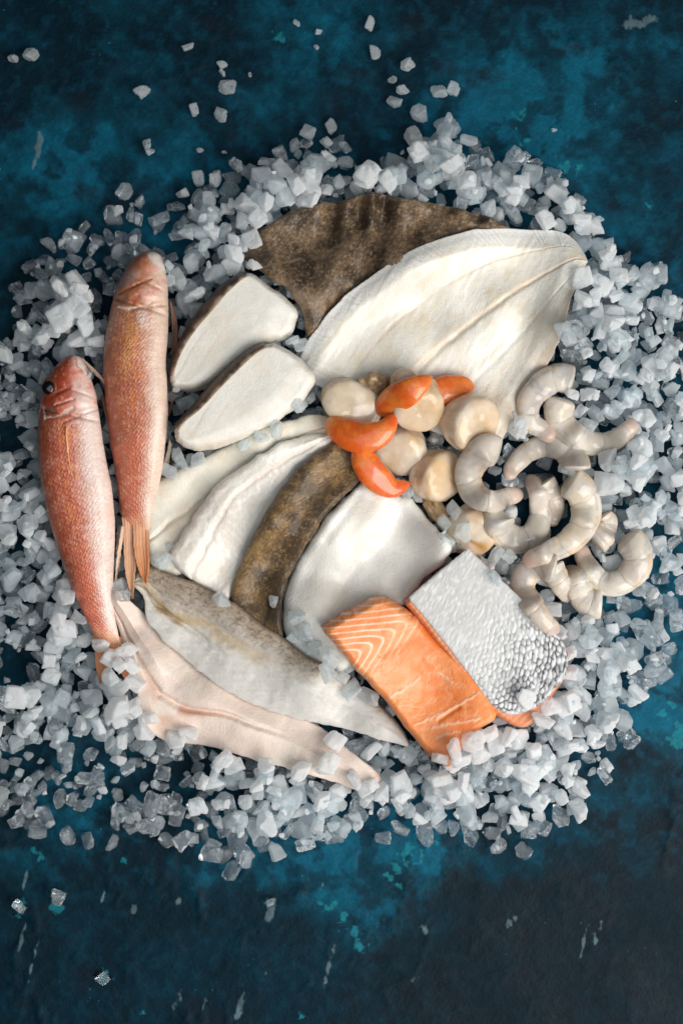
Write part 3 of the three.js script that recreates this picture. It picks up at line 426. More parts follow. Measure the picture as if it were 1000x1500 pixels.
function mulletColor(pale, k) {
  return (t, s, x, z, d, w) => {
    const u = 2 * s - 1, L = 0.265, n = fbm(x * 55, z * 55, 4, k + 3), m = fbm(x * 240, z * 240, 3, k + 5), fine = vn(x * 620, z * 620, k);
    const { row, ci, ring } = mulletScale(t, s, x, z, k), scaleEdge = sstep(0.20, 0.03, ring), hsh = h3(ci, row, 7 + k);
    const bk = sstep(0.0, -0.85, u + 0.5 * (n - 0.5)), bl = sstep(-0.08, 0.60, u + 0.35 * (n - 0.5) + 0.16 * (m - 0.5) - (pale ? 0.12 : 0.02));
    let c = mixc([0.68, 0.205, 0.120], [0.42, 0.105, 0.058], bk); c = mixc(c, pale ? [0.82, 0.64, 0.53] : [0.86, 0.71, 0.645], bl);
    if (pale) c = mixc(c, [0.50, 0.29, 0.17], 0.6 * sstep(0.6, 0.2, t) * (1 - bl * 0.7));
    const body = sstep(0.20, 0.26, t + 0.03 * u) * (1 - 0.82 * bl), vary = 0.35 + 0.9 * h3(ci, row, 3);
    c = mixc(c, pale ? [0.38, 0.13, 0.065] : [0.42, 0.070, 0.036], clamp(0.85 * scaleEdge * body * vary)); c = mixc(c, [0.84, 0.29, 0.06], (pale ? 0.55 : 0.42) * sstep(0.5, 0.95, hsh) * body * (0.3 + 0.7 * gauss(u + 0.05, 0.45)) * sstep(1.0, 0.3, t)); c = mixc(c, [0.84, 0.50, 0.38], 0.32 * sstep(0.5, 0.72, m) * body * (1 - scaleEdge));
    c = mixc(c, [0.76, 0.20, 0.11], 0.45 * sstep(0.5, 0.7, fbm(x * 60 + 5, z * 60, 3, k + 12)) * sstep(0.4, 0.7, t) * (1 - bl)); c = mixc(c, [0.86, 0.50, 0.40], 0.4 * bl * sstep(0.52, 0.7, n) + 0.12 * bl * scaleEdge);
    c = mixc(c, [0.72, 0.36, 0.19], 0.8 * sstep(0.92, 1, t + 0.03 * (m - 0.5)));
    const hd = sstep(0.24, 0.20, t + 0.02 * u);
    let h = mixc(pale ? [0.50, 0.19, 0.09] : [0.52, 0.085, 0.035], pale ? [0.80, 0.58, 0.46] : [0.84, 0.58, 0.50], sstep(-0.15, 0.75, u + 0.7 * (n - 0.5) + 0.3 * (m - 0.5))); h = mixc(h, [0.66, 0.16, 0.09], 0.55 * sstep(0.5, 0.72, m)); h = mixc(h, [0.86, 0.66, 0.56], 0.35 * sstep(0.6, 0.8, fine * 0.5 + m * 0.5));
    c = mixc(c, h, hd);
    const [X, Y] = pix(x, z, 0.036), jx = X + 5 * (vn(X / 4, Y / 4, k) - 0.5), jy = Y + 5 * (vn(X / 4, Y / 4, k + 4) - 0.5);
    if (t < 0.5) for (const [p, q, r, cc, st] of marks[pale ? 2 : 1]) { const e = segDist(jx, jy, p, q); if (e < r * 2) c = mixc(c, cc, st * sstep(r * 1.5, r * 0.5, e) * (0.6 + 0.6 * m)); }
    return mulc(c, 0.86 + 0.16 * m + 0.14 * fine);
  };
}
function mullet(k, o, label, build) {
  const g = thing('red_mullet', label, 'red mullet');
  const B = drape(6, 16), hMid = B(wx(o.A[5][0] + 45, 0.03), wz(o.A[5][1], 0.03)), base = (x, z) => lerp(hMid, B(x, z), 0.5) - 0.003;
  const W = (t) => (1 - 0.62 * sstep(0.72, 1, t)) * (0.012 + 0.024 * Math.pow(Math.sin(Math.PI * clamp(0.10 + 0.80 * Math.pow(t, 0.72))), 0.8) - 0.006 * t);
  sheet('body', {
    ...o, nt: 380, ns: 130, h: 0.038, base, T: (t, s) => W(t) + 0.004 * (1 - 0.6 * sstep(0.8, 1, t)), R: 0.01, tube: [0.10, 0.10], under: 0.42, wob: 0.0006,
    bump: (t, s, x, z) => {
      const u = 2 * s - 1, sc = mulletScale(t, s, x, z, k * 11), body = sstep(0.2, 0.28, t);
      const [X, Y] = pix(x, z, 0.036); let mk = 0; if (t < 0.3) for (const [p, q, r] of marks[k]) { const e = segDist(X, Y, p, q); if (r < 4 && e < 6) mk += gauss(e, r + 0.8); } return -0.0010 * mk + 0.0007 * (sc.rise - 0.5) * body * sstep(0.95, 0.4, u) + 0.0016 * sstep(0.225, 0.205, t + 0.02 * u) * sstep(0.14, 0.19, t) - 0.0032 * gauss(t - 0.232 - 0.02 * u, 0.007) - 0.0014 * gauss(t - 0.145 - 0.03 * u, 0.006) + 0.0016 * (fbm(x * 50, z * 50, 3, k) - 0.5) * (1 + 1.5 * sstep(0.25, 0.1, t));
    },
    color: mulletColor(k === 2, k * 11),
  }, g, M.mullet);
  build(g, base);
  return g;
}
function fin(name, A, B, h, y0, y1, c0, c1, g, rays = 16, rag = 0.12, nt = 60, ns = 44) {   // thin membrane with rays running along t
  sheet(name, { A, B, nt, ns, h, R: 0.0015, lip: 0.0004, base: () => 0, lift: (t, s) => lerp(y0, y1, t) + 0.0012 * Math.sin(s * 5 + t * 3), T: () => 0.0013, bump: (t, s) => 0.00025 * Math.sin(s * rays * 6.28) , wob: 0.0012,
    color: (t, s, x, z) => { const r = 0.5 + 0.5 * Math.sin(s * rays * 6.28); return mulc(mixc(mixc(c0, c1, clamp(t + 0.5 * (fbm(x * 180, z * 180, 2, 4) - 0.5))), [0.78, 0.54, 0.36], 0.25 * r), 0.9 + 0.16 * vn(s * 60, t * 4)); } }, g, M.fin);
}
const eyeBall = (x, y, z, r, g, mat, name = 'eye') => { const e = new THREE.SphereGeometry(r, 28, 18); e.scale(1, 0.55, 1); e.translate(x, y, z); return mesh(name, e, mat, g); };
mullet(2, O.mullet2, 'red mullet with pale snout and no visible eye, next to the fish steaks', (g) => {
  const yT = hAt(wx(199, 0.03), wz(768, 0.03)) - 0.0012, yE = Math.max(hAt(wx(196, 0.03), wz(866, 0.03)), hAt(wx(212, 0.03), wz(846, 0.03)), hAt(wx(205, 0.03), wz(850, 0.03))) + 0.0012;
  fin('tail_lobe', [[178, 756], [182, 800], [186, 842], [196, 876]], [[202, 756], [202, 800], [200, 840], [198, 877]], 0.03, yT - 0.0032, yE, [0.74, 0.42, 0.28], [0.66, 0.36, 0.19], g, 5); fin('tail_lobe', [[194, 756], [197, 800], [204, 832], [214, 852]], [[219, 756], [220, 800], [221, 832], [218, 856]], 0.03, yT - 0.0026, yE + 0.0008, [0.74, 0.40, 0.24], [0.66, 0.20, 0.035], g, 5);
  fin('pelvic_fin', [[178, 770], [175, 800], [172, 830], [171, 858]], [[184, 772], [180, 802], [176, 832], [172, 860]], 0.03, 0.032, yE, [0.76, 0.55, 0.40], [0.80, 0.64, 0.50], g, 3, 0.1, 40, 16);
  fin('belly_flap', [[247, 440], [250, 480], [249, 530], [248, 590], [244, 606]], [[249, 438], [258, 470], [256, 530], [253, 585], [246, 610]], 0.035, 0.024, 0.022, [0.30, 0.13, 0.09], [0.36, 0.17, 0.12], g, 2, 0.1, 80, 16);
  fin('anal_fin', [[246, 640], [240, 670], [232, 695]], [[250, 650], [243, 685], [234, 702]], 0.035, 0.022, 0.020, [0.74, 0.62, 0.50], [0.70, 0.50, 0.36], g, 6, 0.1, 40, 18);
});
mullet(1, O.mullet1, 'red mullet with dark open eye and orange streak, tail buried in ice', (g) => {
  const ex = wx(79, 0.035), ez = wz(571, 0.035), ey = hAt(ex, ez);
  const ring = new THREE.TorusGeometry(0.0066, 0.0016, 14, 40); ring.rotateX(Math.PI / 2); ring.scale(1, 0.6, 1.1); ring.rotateZ(0.55); ring.translate(ex, ey - 0.0006, ez);
  mesh('eye_ring', ring, phys({ color: new THREE.Color().setRGB(0.22, 0.07, 0.04), roughness: 0.3, clearcoat: 0.8 }), g);
  eyeBall(ex, ey - 0.0006, ez, 0.0062, g, M.eyeDark);
  fin('pectoral_fin', [[103, 628], [104, 650], [108, 680], [114, 706]], [[108, 628], [110, 650], [115, 680], [119, 704]], 0.04, hAt(wx(106, 0.04), wz(632, 0.04)) - 0.0009, hAt(wx(116, 0.04), wz(704, 0.04)) - 0.0008, [0.85, 0.36, 0.09], [0.84, 0.42, 0.18], g, 3, 0.1, 50, 20);
  fin('belly_flap', [[146, 580], [153, 612], [160, 655], [170, 705], [173, 750]], [[149, 576], [163, 612], [171, 662], [177, 712], [175, 755]], 0.035, 0.024, 0.022, [0.46, 0.20, 0.14], [0.66, 0.40, 0.30], g, 2, 0.1, 80, 18);
  fin('anal_fin', [[169, 780], [168, 810], [166, 835]], [[173, 782], [172, 815], [167, 842]], 0.035, 0.024, 0.022, [0.74, 0.56, 0.44], [0.78, 0.62, 0.50], g, 5, 0.1, 40, 16);
  fin('dorsal_fin', [[66, 742], [72, 762], [84, 792], [97, 812]], [[72, 742], [79, 764], [91, 792], [101, 812]], 0.03, 0.026, 0.024, [0.70, 0.46, 0.30], [0.72, 0.44, 0.28], g, 7, 0.1, 50, 16);
  fin('chin_barbel', [[118, 526], [132, 540], [147, 556], [156, 568]], [[121, 524], [136, 538], [151, 554], [158, 568]], 0.035, 0.036, 0.034, [0.78, 0.60, 0.50], [0.76, 0.52, 0.38], g, 1, 0.1, 40, 10);
  const y1 = hAt(wx(157, 0.03), wz(925, 0.03)) - 0.001;
  fin('tail_lobe', [[136, 922], [140, 955], [142, 980], [148, 1002]], [[160, 932], [160, 955], [156, 982], [150, 1004]], 0.03, y1 - 0.006, y1 - 0.004, [0.68, 0.24, 0.08], [0.72, 0.28, 0.11], g, 6); fin('tail_lobe', [[156, 930], [162, 955], [178, 985], [193, 1010]], [[177, 932], [184, 955], [194, 985], [196, 1011]], 0.03, y1 - 0.0052, y1 - 0.003, [0.70, 0.25, 0.08], [0.74, 0.26, 0.10], g, 6);
});

// ---------------------------------------------------------------- salmon portions
{
  const b0 = drape(4, 14), p0 = [470, 918];
  const chev = (X, Y) => { const x = X - 552, y = Y - 938; const a = -(y + 0.10 * x), b = 0.84 * x + 0.54 * y, k = 7; return Math.log(Math.exp(a / k) + Math.exp(b / k)) * k; };
  const field = (x, z) => {
    const [X, Y] = pix(x, z, 0.05), w = 4 * (fbm(X / 34, Y / 34, 3, 5) - 0.5), f = chev(X, Y) + w, along = 0.72 * (X - 540) + 0.70 * (Y - 900);
    const stripes = Math.pow(0.5 + 0.5 * Math.cos(f / 8.8 * 6.283), 6) * sstep(82, 46, along + 10 * (vn(X / 14, Y / 14) - 0.5)) * (0.55 + 0.6 * vn(X / 18, Y / 18, 6));
    let tear = 0; for (const [a, b, wd] of [[[570, 1022], [590, 1010], 2.6], [[590, 1010], [614, 994], 2.2], [[640, 1052], [668, 1034], 2], [[668, 1034], [700, 1014], 1.6], [[632, 1066], [700, 1052], 1.4], [[640, 1080], [672, 1070], 1.4], [[640, 985], [660, 998], 1.6], [[606, 1062], [660, 1040], 1.2]]) tear = Math.max(tear, gauss(segDist(X + 4 * (vn(X / 5, Y / 5) - 0.5), Y + 4 * (vn(X / 5, Y / 5, 4) - 0.5), a, b), wd));
    const veil = sstep(0.60, 0.72, fbm(X / 24 + 3, Y / 16, 4, 9)) * sstep(20, 60, along);
    const thin = Math.pow(1 - Math.abs(2 * fbm(X / 38, Y / 26, 3, 12) - 1), 26) * sstep(10, 50, along);
    return { stripes, tear, veil, thin, X, Y, along };
  };
  sheet('salmon_portion', {
    ...O.salmon1, nt: 230, ns: 230, h: 0.045, R: 0.007, lip: 0.010, base: (x, z) => b0(x, z), wob: 0.0018, T: () => 0.026,
    bump: (t, s, x, z, d) => { const f = field(x, z); return -0.0012 * gauss(segDist(f.X, f.Y, [560, 955], [600, 935]), 9) + 0.0005 * f.tear - 0.0016 * gauss(segDist(f.X, f.Y, [642, 1056], [672, 1036]), 2.4) - 0.0003 * f.thin + 0.003 * (fbm(x * 34, z * 34, 3, 96) - 0.5) + 0.0006 * (fbm(x * 160, z * 160, 2, 97) - 0.5); },
    color: (t, s, x, z, d) => { const f = field(x, z); let c = mixc([0.88, 0.235, 0.050], [0.91, 0.33, 0.105], fbm(x * 50, z * 50, 4, 98)); c = mixc(c, [0.78, 0.165, 0.02], 0.5 * sstep(0.5, 0.72, fbm(x * 40 + 8, z * 40, 3, 99))); c = mixc(c, [0.92, 0.72, 0.53], clamp(1.05 * f.stripes)); c = mixc(c, [0.88, 0.62, 0.45], 0.75 * f.tear); return mixc(c, [0.85, 0.44, 0.22], clamp(0.35 * f.veil + 0.5 * f.thin)); },
    tag: ['orange salmon portion flesh side up with white fat lines, beside the silver skinned portion', 'salmon portion'],
  }, null, M.salmon);
  // skin-side-up portion: flesh block, skin sheet on top
  const g = thing('salmon_portion', 'salmon portion lying skin side up with silver and black scaled skin', 'salmon portion');
  const f0 = drape(4, 16)(wx(715, 0.04), wz(930, 0.04));
  sheet('flesh', {
    A: [[592, 880], [638, 840], [684, 806]], B: [[592, 884], [634, 936], [684, 1002], [730, 1050], [768, 1064], [798, 1030], [826, 985], [822, 946], [788, 906], [738, 858], [686, 808]], nt: 150, ns: 120, h: 0.035, R: 0.004, lip: 0.014, base: () => f0, wob: 0.001, T: () => 0.026,
    bump: (t, s, x, z) => 0.0008 * (fbm(x * 90, z * 90, 3, 101) - 0.5),
    color: (t, s, x, z) => mixc(mixc([0.70, 0.17, 0.045], [0.78, 0.30, 0.13], fbm(x * 70, z * 70, 3, 102)), [0.84, 0.52, 0.34], 0.6 * Math.pow(0.5 + 0.5 * Math.sin((x + z) * 900), 6)),
  }, g, M.salmon);
  const scaleAt = (X, Y) => {             // staggered scale rows along the body
    const a = (0.66 * (X - 600) + 0.75 * (Y - 880)), b = (-0.75 * (X - 600) + 0.66 * (Y - 880)), wob = 3.2 * (fbm(X / 22, Y / 22, 2, 5) - 0.5);
    const u = (0.95 * X + 0.22 * Y + wob * 1.4) / 6.6, v = (Y - 0.32 * X + 2 * wob) / 10.0, ui = Math.floor(u), vi = Math.floor(v); let f1 = 9, f2 = 9, id = 0;
    for (let p = -1; p <= 1; p++) for (let r = -1; r <= 1; r++) { const a0 = ui + p, b0 = vi + r, cx = a0 + 0.5 + 0.62 * (h3(a0, b0, 1) - 0.5), cy = b0 + 0.5 * (a0 & 1) + 0.25 + 0.75 * (h3(a0, b0, 2) - 0.5), d = Math.sqrt((u - cx) ** 2 + (v - cy) ** 2); if (d < f1) { f2 = f1; f1 = d; id = h3(a0, b0, 4); } else if (d < f2) f2 = d; }
    const gap = sstep(0.30, 0.05, f2 - f1) * sstep(0.25, 0.65, vn(X / 7, Y / 7, 3) + 0.08);
    return { gap, dome: clamp(1 - 2.2 * f1 * f1), id, mask: sstep(60, 265, a + 0.30 * -b + 40 * (fbm(X / 40, Y / 40, 3, 7) - 0.5)) };
  };
  sheet('skin', {
    A: [[598, 874], [640, 838], [684, 803]], B: [[600, 879], [642, 930], [692, 995], [722, 1034], [748, 1046], [778, 1038], [806, 1014], [828, 985], [826, 946], [790, 905], [740, 856], [686, 805]], nt: 300, ns: 240, h: 0.047, R: 0.003, lip: 0.0008, base: () => f0 + 0.0255, wob: 0.0008, T: () => 0.0022,
    bump: (t, s, x, z) => { const [X, Y] = pix(x, z, 0.047), q = scaleAt(X, Y); return 0.0009 * q.mask * (q.dome - q.gap * 0.7) + 0.00022 * (1 - q.mask) * (vn(X / 3 + 0.4 * Y / 3, Y / 6) - 0.3) + 0.0015 * (fbm(x * 30, z * 30, 2, 5) - 0.5); },
    color: (t, s, x, z) => { const [X, Y] = pix(x, z, 0.047), q = scaleAt(X, Y), n = fbm(X / 9, Y / 9, 3, 8), dash = sstep(0.60, 0.78, vn((X + 0.5 * Y) / 2.4, (Y - 0.3 * X) / 6.5, 3)); let c = mixc([0.54, 0.545, 0.54], [0.74, 0.74, 0.725], 0.5 * n + 0.7 * dash); c = mixc(c, mulc([0.60, 0.62, 0.64], 0.75 + 0.5 * q.id), q.mask); c = mixc(c, [0.035, 0.036, 0.04], clamp(q.gap * sstep(0.2, 0.95, q.mask) * 1.05)); return mixc(c, [0.10, 0.10, 0.11], 0.7 * sstep(0.8, 1, q.mask) * sstep(0.62, 0.95, q.id)); },
  }, g, M.silver);
}

// ---------------------------------------------------------------- scallops
function blobGeo(cpx, cpy, rx, rz, ry, yaw, tilt, k, colorFn, pow = 4.2, lumps = 0.08, dy = 0, rest = 0.6) {
  const h = 0.04, x0 = wx(cpx, h), z0 = wz(cpy, h), RX = rx * S, RZ = rz * S, hs = [];
  for (let a = 0; a < 12; a++) for (const q of [0.3, 0.7]) hs.push(hAt(x0 + Math.cos(a * 0.5236) * RX * q, z0 + Math.sin(a * 0.5236) * RZ * q)); hs.sort((a, b) => a - b);
  const y0 = hs[Math.floor(hs.length * rest)] + ry * 0.82 + dy, nu = 96, nv = 60, P = [], C = [], U = [], I = [];
  const q = new THREE.Quaternion().setFromEuler(new THREE.Euler(tilt[0], yaw, tilt[1], 'YXZ')), v = new THREE.Vector3();
  for (let i = 0; i <= nv; i++) for (let j = 0; j <= nu; j++) {
    const th = i / nv * Math.PI, ph = j / nu * Math.PI * 2, d = [Math.sin(th) * Math.cos(ph), Math.cos(th), Math.sin(th) * Math.sin(ph)];
    const nrm = Math.pow(Math.pow(Math.hypot(d[0], d[2]), pow) + Math.pow(Math.abs(d[1]), pow), -1 / pow), r = nrm * (1 + lumps * 2 * (vn(d[0] * 1.6 + k, d[1] * 1.6 + 5, d[2] * 1.6 + k) - 0.5) + lumps * 0.7 * (vn(d[0] * 4 + k, d[1] * 4, d[2] * 4 + 9) - 0.5) + 0.020 * (vn(ph * 20, d[1] * 2, k) - 0.5) * Math.pow(Math.sin(th), 6));
    v.set(d[0] * r * RX, d[1] * r * ry, d[2] * r * RZ).applyQuaternion(q); P.push(x0 + v.x, y0 + v.y, z0 + v.z); raise(x0 + v.x, y0 + v.y, z0 + v.z, 2); C.push(...colorFn(d, x0 + v.x, y0 + v.y, z0 + v.z)); U.push(j / nu * 3, i / nv * 1.5);
  }
  for (let i = 0; i < nv; i++) for (let j = 0; j < nu; j++) { const a = i * (nu + 1) + j, b = a + 1, c = a + nu + 1; I.push(a, b, c, b, c + 1, c); }
  const g = new THREE.BufferGeometry(); g.setAttribute('position', new THREE.Float32BufferAttribute(P, 3)); g.setAttribute('color', new THREE.Float32BufferAttribute(C, 3)); g.setAttribute('uv', new THREE.Float32BufferAttribute(U, 2)); g.setIndex(I);
  const g2 = g; g2.computeVertexNormals(); const N = g2.attributes.normal; for (let i = 0; i <= nv; i++) { const a = i * (nu + 1), b = a + nu; const n = [N.getX(a) + N.getX(b), N.getY(a) + N.getY(b), N.getZ(a) + N.getZ(b)], l = Math.hypot(...n) || 1; N.setXYZ(a, n[0] / l, n[1] / l, n[2] / l); N.setXYZ(b, n[0] / l, n[1] / l, n[2] / l); }
  return g2;
}
const scallopColor = (k, stain = 0, tone = [0.82, 0.625, 0.43]) => (d, x, y, z) => { const n = fbm(x * 70 + k, z * 70 + y * 40, 4, k), ph = Math.atan2(d[2], d[0]), fib = vn(ph * 16, d[1] * 1.5, k); let c = mixc(tone, [0.88, 0.76, 0.61], sstep(0.4, 0.75, n)); c = mixc(c, [0.72, 0.46, 0.20], 0.5 * sstep(0.5, 0.75, fbm(x * 50 + 9, z * 50, 3, k + 2))); c = mixc(c, [0.52, 0.27, 0.03], stain * gauss(ph - 1.2, 0.28) * sstep(0.35, 0.6, n + 0.15)); return mulc(c, 1 + 0.20 * (fib - 0.5) * Math.pow(1 - d[1] * d[1], 3) + 0.12 * (fbm(x * 300, z * 300, 2, k) - 0.5)); };
const coralColor = (k) => (t, f, x, y, z) => { const n = fbm(x * 90, z * 90, 3, k); let c = mixc([0.80, 0.125, 0.012], [0.88, 0.225, 0.030], sstep(0.3, 0.7, n)); c = mulc(c, 0.86 + 0.26 * vn(x * 700, z * 700, k)); c = mixc(c, [0.62, 0.07, 0.015], 0.4 * Math.pow(1 - Math.abs(2 * fbm(x * 110, z * 110, 3, k + 4) - 1), 14)); return mixc(c, [0.78, 0.52, 0.30], 0.85 * sstep(0.06, 0.0, t)); };
const coralPart = (pts, r0, flat, k, g, dy = 0, rest = 0.7) => sweep('coral', pts, { nt: 70, nr: 30, bump: (t, f) => 0.10 * (vn(t * 5 + k, Math.cos(f) * 1.2 + k, Math.sin(f) * 1.2) - 0.5), rw: (t) => Math.max(1e-5, r0 * S * Math.pow(Math.sin(Math.PI * Math.pow(t, 0.8)), 0.62)), rh: (t) => Math.max(1e-5, r0 * S * flat * Math.pow(Math.sin(Math.PI * Math.pow(t, 0.8)), 0.55)), color: coralColor(k), dy, rest, h: 0.045, smooth: 900 }, g, M.coral);
const scal = (label) => thing('scallop', label, 'scallop', 'scallops in the heap');
{ // frilly brown remnant between two scallops
  const g = scal('small folded tan scallop frill wedged behind the orange roe');
  mesh('muscle', blobGeo(548, 562, 19, 17, 0.010, 0.4, [0.2, 0.1], 3, (d, x, y, z) => mixc([0.55, 0.37, 0.20], [0.34, 0.20, 0.10], sstep(0.4, 0.7, fbm(x * 120, z * 120, 3, 2))), 2.2, 0.35), M.scallop, g);
}
{ const g = scal('pale scallop mostly hidden behind the one capped with orange roe'); mesh('muscle', blobGeo(592, 560, 22, 20, 0.014, 0.2, [0.1, 0], 5, scallopColor(5)), M.scallop, g); }
{ // large right-hand scallop with its roe
  const g = scal('largest cream scallop, its orange roe resting on the white flatfish fillet');
  mesh('muscle', blobGeo(687, 620, 42, 40, 0.0165, 0.5, [0.50, -0.42], 7, scallopColor(7, 0.3)), M.scallop, g);
  coralPart([[622, 586], [642, 576], [662, 569], [682, 564], [697, 566]], 22, 0.45, 8, g, 0.006, 0.8);
}
{ const g = scal('scallop with a yellow stain, lying beside the skin side of the salmon'); mesh('muscle', blobGeo(692, 776, 42, 36, 0.0150, 0.7, [0.2, 0.6], 9, scallopColor(9, 0.9)), M.scallop, g); mesh('frill', blobGeo(640, 748, 27, 13, 0.009, -1.0, [0, 0.2], 11, (d, x, y, z) => mixc([0.66, 0.46, 0.26], [0.48, 0.28, 0.12], fbm(x * 120, z * 120, 3, 4)), 2.2, 0.25), M.scallop, g); }
{ const g = scal('smooth scallop with a ringed edge between the roe crescent and the prawns'); mesh('muscle', blobGeo(640, 697, 40, 37, 0.0155, 0.35, [0.38, -0.62], 13, scallopColor(13, 0.55)), M.scallop, g); }
{ const g = scal('white scallop cupped by the orange roe crescent nearest the brown sole'); coralPart([[523, 650], [534, 676], [552, 700], [576, 714], [602, 708]], 21, 0.55, 15, g, 0.006, 0.9); mesh('muscle', blobGeo(588, 658, 36, 37, 0.0140, 0.8, [0.3, 0.5], 16, scallopColor(16, 0, [0.74, 0.60, 0.44])), M.scallop, g); }
{ const g = scal('cream scallop capped across its top by an orange roe'); mesh('muscle', blobGeo(612, 592, 38, 36, 0.0160, -0.5, [0.5, -0.35], 18, scallopColor(18)), M.scallop, g); coralPart([[550, 604], [572, 590], [594, 578], [612, 566], [632, 554]], 21, 0.5, 19, g, 0.001, 0.7); }
{ const g = scal('smooth oval cream scallop next to the fish steak, roe curled beneath'); coralPart([[478, 612], [500, 630], [530, 642], [558, 634], [580, 606]], 23, 0.55, 21, g, 0.006, 0.9); mesh('muscle', blobGeo(516, 590, 46, 33, 0.0150, -0.45, [0.1, -0.2], 22, scallopColor(22, 0, [0.74, 0.60, 0.43])), M.scallop, g); }

// ---------------------------------------------------------------- prawns
function prawn(k, pts, r0, label, o = {}) {
  const seg = o.seg ?? 4.6, side = o.side ?? 1, tone = mixc(o.tone ?? [0.66, 0.57, 0.46], [0.84, 0.765, 0.65], 0.5);
  const prof = (t) => (1.0 - 0.50 * Math.pow(t, 1.5)) * capEnds(t, 0.05, 0.10);
  const m = sweep('prawn', pts, {
    nt: 150, nr: 36, h: 0.04, smooth: o.smooth ?? 120, rest: o.rest ?? 0.72, dy: o.dy ?? 0,
    rw: (t) => Math.max(1e-5, r0 * 1.06 * S * prof(t)), rh: (t) => Math.max(1e-5, r0 * S * 0.74 * prof(t)),
    bump: (t, f) => { const q = t * seg + 0.10 * Math.cos(f) * side + 0.04 * Math.sin(3 * f) + 0.12 * (vn(f * 2.2, k, Math.floor(t * 5)) - 0.5), fr = q - Math.floor(q); return (0.045 * Math.sin(Math.PI * fr) - 0.03 * gauss(Math.min(fr, 1 - fr), 0.045)) * sstep(0.98, 0.8, t) + 0.07 * (vn(t * 7 + k, Math.cos(f) * 1.3 + k, Math.sin(f) * 1.3 + k) - 0.5) + 0.035 * (vn(t * 30 + k, Math.cos(f) * 4 + k, Math.sin(f) * 4) - 0.5); },
    color: (t, f, x, y, z) => {
      const out = Math.cos(f) * side, q = t * seg + 0.10 * out + 0.04 * Math.sin(3 * f), fr = q - Math.floor(q), n = fbm(x * 110 + k, z * 110, 4, k), g = vn(x * 420, z * 420, k + 2);
      let c = mixc(tone, [0.86, 0.80, 0.70], sstep(-0.35, 0.8, out + 0.8 * (n - 0.5))); c = mixc(c, [0.47, 0.46, 0.46], 0.6 * sstep(0.45, 0.70, fbm(x * 90, z * 90 + k, 3, k + 3)) * (o.grey ?? 1)); c = mixc(c, [0.80, 0.54, 0.27], 0.65 * sstep(0.40, 0.66, n) * sstep(0.3, 0.95, out)); c = mixc(c, [0.84, 0.80, 0.74], 0.5 * sstep(0.55, 0.75, fbm(x * 140 + 3, z * 140, 3, k + 9)));
      c = mixc(c, [0.24, 0.20, 0.17], 0.42 * gauss(Math.min(fr, 1 - fr), 0.026) * sstep(0.25, 0.6, vn(f * 3, t * 30, k) + 0.15)); c = mixc(c, [0.20, 0.17, 0.16], 0.35 * gauss(out - 0.72 - 0.1 * Math.sin(t * 17), 0.05) * sstep(0.3, 0.6, vn(t * 22, k, 4)) * (Math.sin(f) > 0 ? 1 : 0)); c = mixc(c, [0.86, 0.66, 0.56], 0.25 * sstep(0.5, 0.75, fbm(x * 60, z * 60, 2, k + 6))); return mixc(c, [0.82, 0.54, 0.42], 0.6 * sstep(0.80, 0.98, t));
    },
  }, null, M.prawn);
  return tag(m, label, 'prawn', 'raw peeled prawns');
}
prawn(1, [[800, 704], [812, 722], [820, 745], [814, 772]], 15, 'peeled prawn mostly hidden beneath the golden curled prawn', { tone: [0.58, 0.48, 0.36] });
prawn(2, [[808, 828], [818, 848], [832, 870], [846, 880]], 17, 'short prawn piece hidden under two crossing prawns near the ice', { side: -1 });
prawn(3, [[843, 690], [842, 672], [830, 656], [806, 650], [778, 660], [757, 680], [743, 702]], 19, 'greyish prawn arching behind others, its dark tail by the middle of heap', { side: 1, tone: [0.52, 0.45, 0.39] });
prawn(4, [[814, 834], [790, 830], [773, 842], [768, 866], [780, 892], [800, 914], [818, 926]], 19, 'prawn lying against the skin side of the salmon, tail to the ice', { side: -1 });
prawn(5, [[874, 795], [888, 783], [897, 765], [890, 752]], 19, 'small stubby prawn tucked behind the large curled prawn at edge of ice', { side: -1 });
prawn(6, [[846, 556], [820, 551], [793, 566], [776, 590], [780, 616], [800, 630], [812, 646]], 20, 'grey curled prawn with a pale cut end, resting on flatfish fillet edge', { side: 1, tone: [0.50, 0.45, 0.41], grey: 1.3 });
prawn(7, [[826, 580], [821, 603], [832, 626], [852, 641], [874, 648], [900, 645], [920, 630], [932, 612]], 20, 'pale prawn stretched out on the ice with its tail pointing outward', { side: 1 });
prawn(8, [[738, 745], [728, 758], [738, 780], [762, 792], [786, 782], [797, 758], [793, 730], [784, 705], [778, 694]], 21, 'grey white hook shaped prawn with upright straight tail', { side: 1, tone: [0.60, 0.56, 0.50] });
prawn(9, [[920, 786], [936, 805], [936, 832], [918, 852], [892, 856], [872, 840], [862, 818], [858, 796]], 21, 'large white prawn curled in an open ring on the ice edge', { side: -1, tone: [0.66, 0.60, 0.52] });
prawn(10, [[888, 886], [868, 884], [854, 868], [846, 848], [838, 830]], 21, 'thick pale prawn with pointed tail, just above white ice', { side: 1, tone: [0.68, 0.62, 0.52] });
prawn(11, [[832, 702], [852, 718], [862, 744], [855, 772], [836, 795], [806, 808], [782, 816], [766, 828]], 22, 'golden cream prawn curled around a gap, topmost in the middle of heap', { side: -1, tone: [0.66, 0.55, 0.38] });
prawn(12, [[732, 666], [710, 660], [692, 676], [686, 702], [696, 726], [720, 735], [746, 728], [772, 722]], 21, 'C shaped prawn lying over the scallops with a pink straight tail', { side: -1, smooth: 200, tone: [0.64, 0.58, 0.50], rest: 0.99, dy: 0.004 });

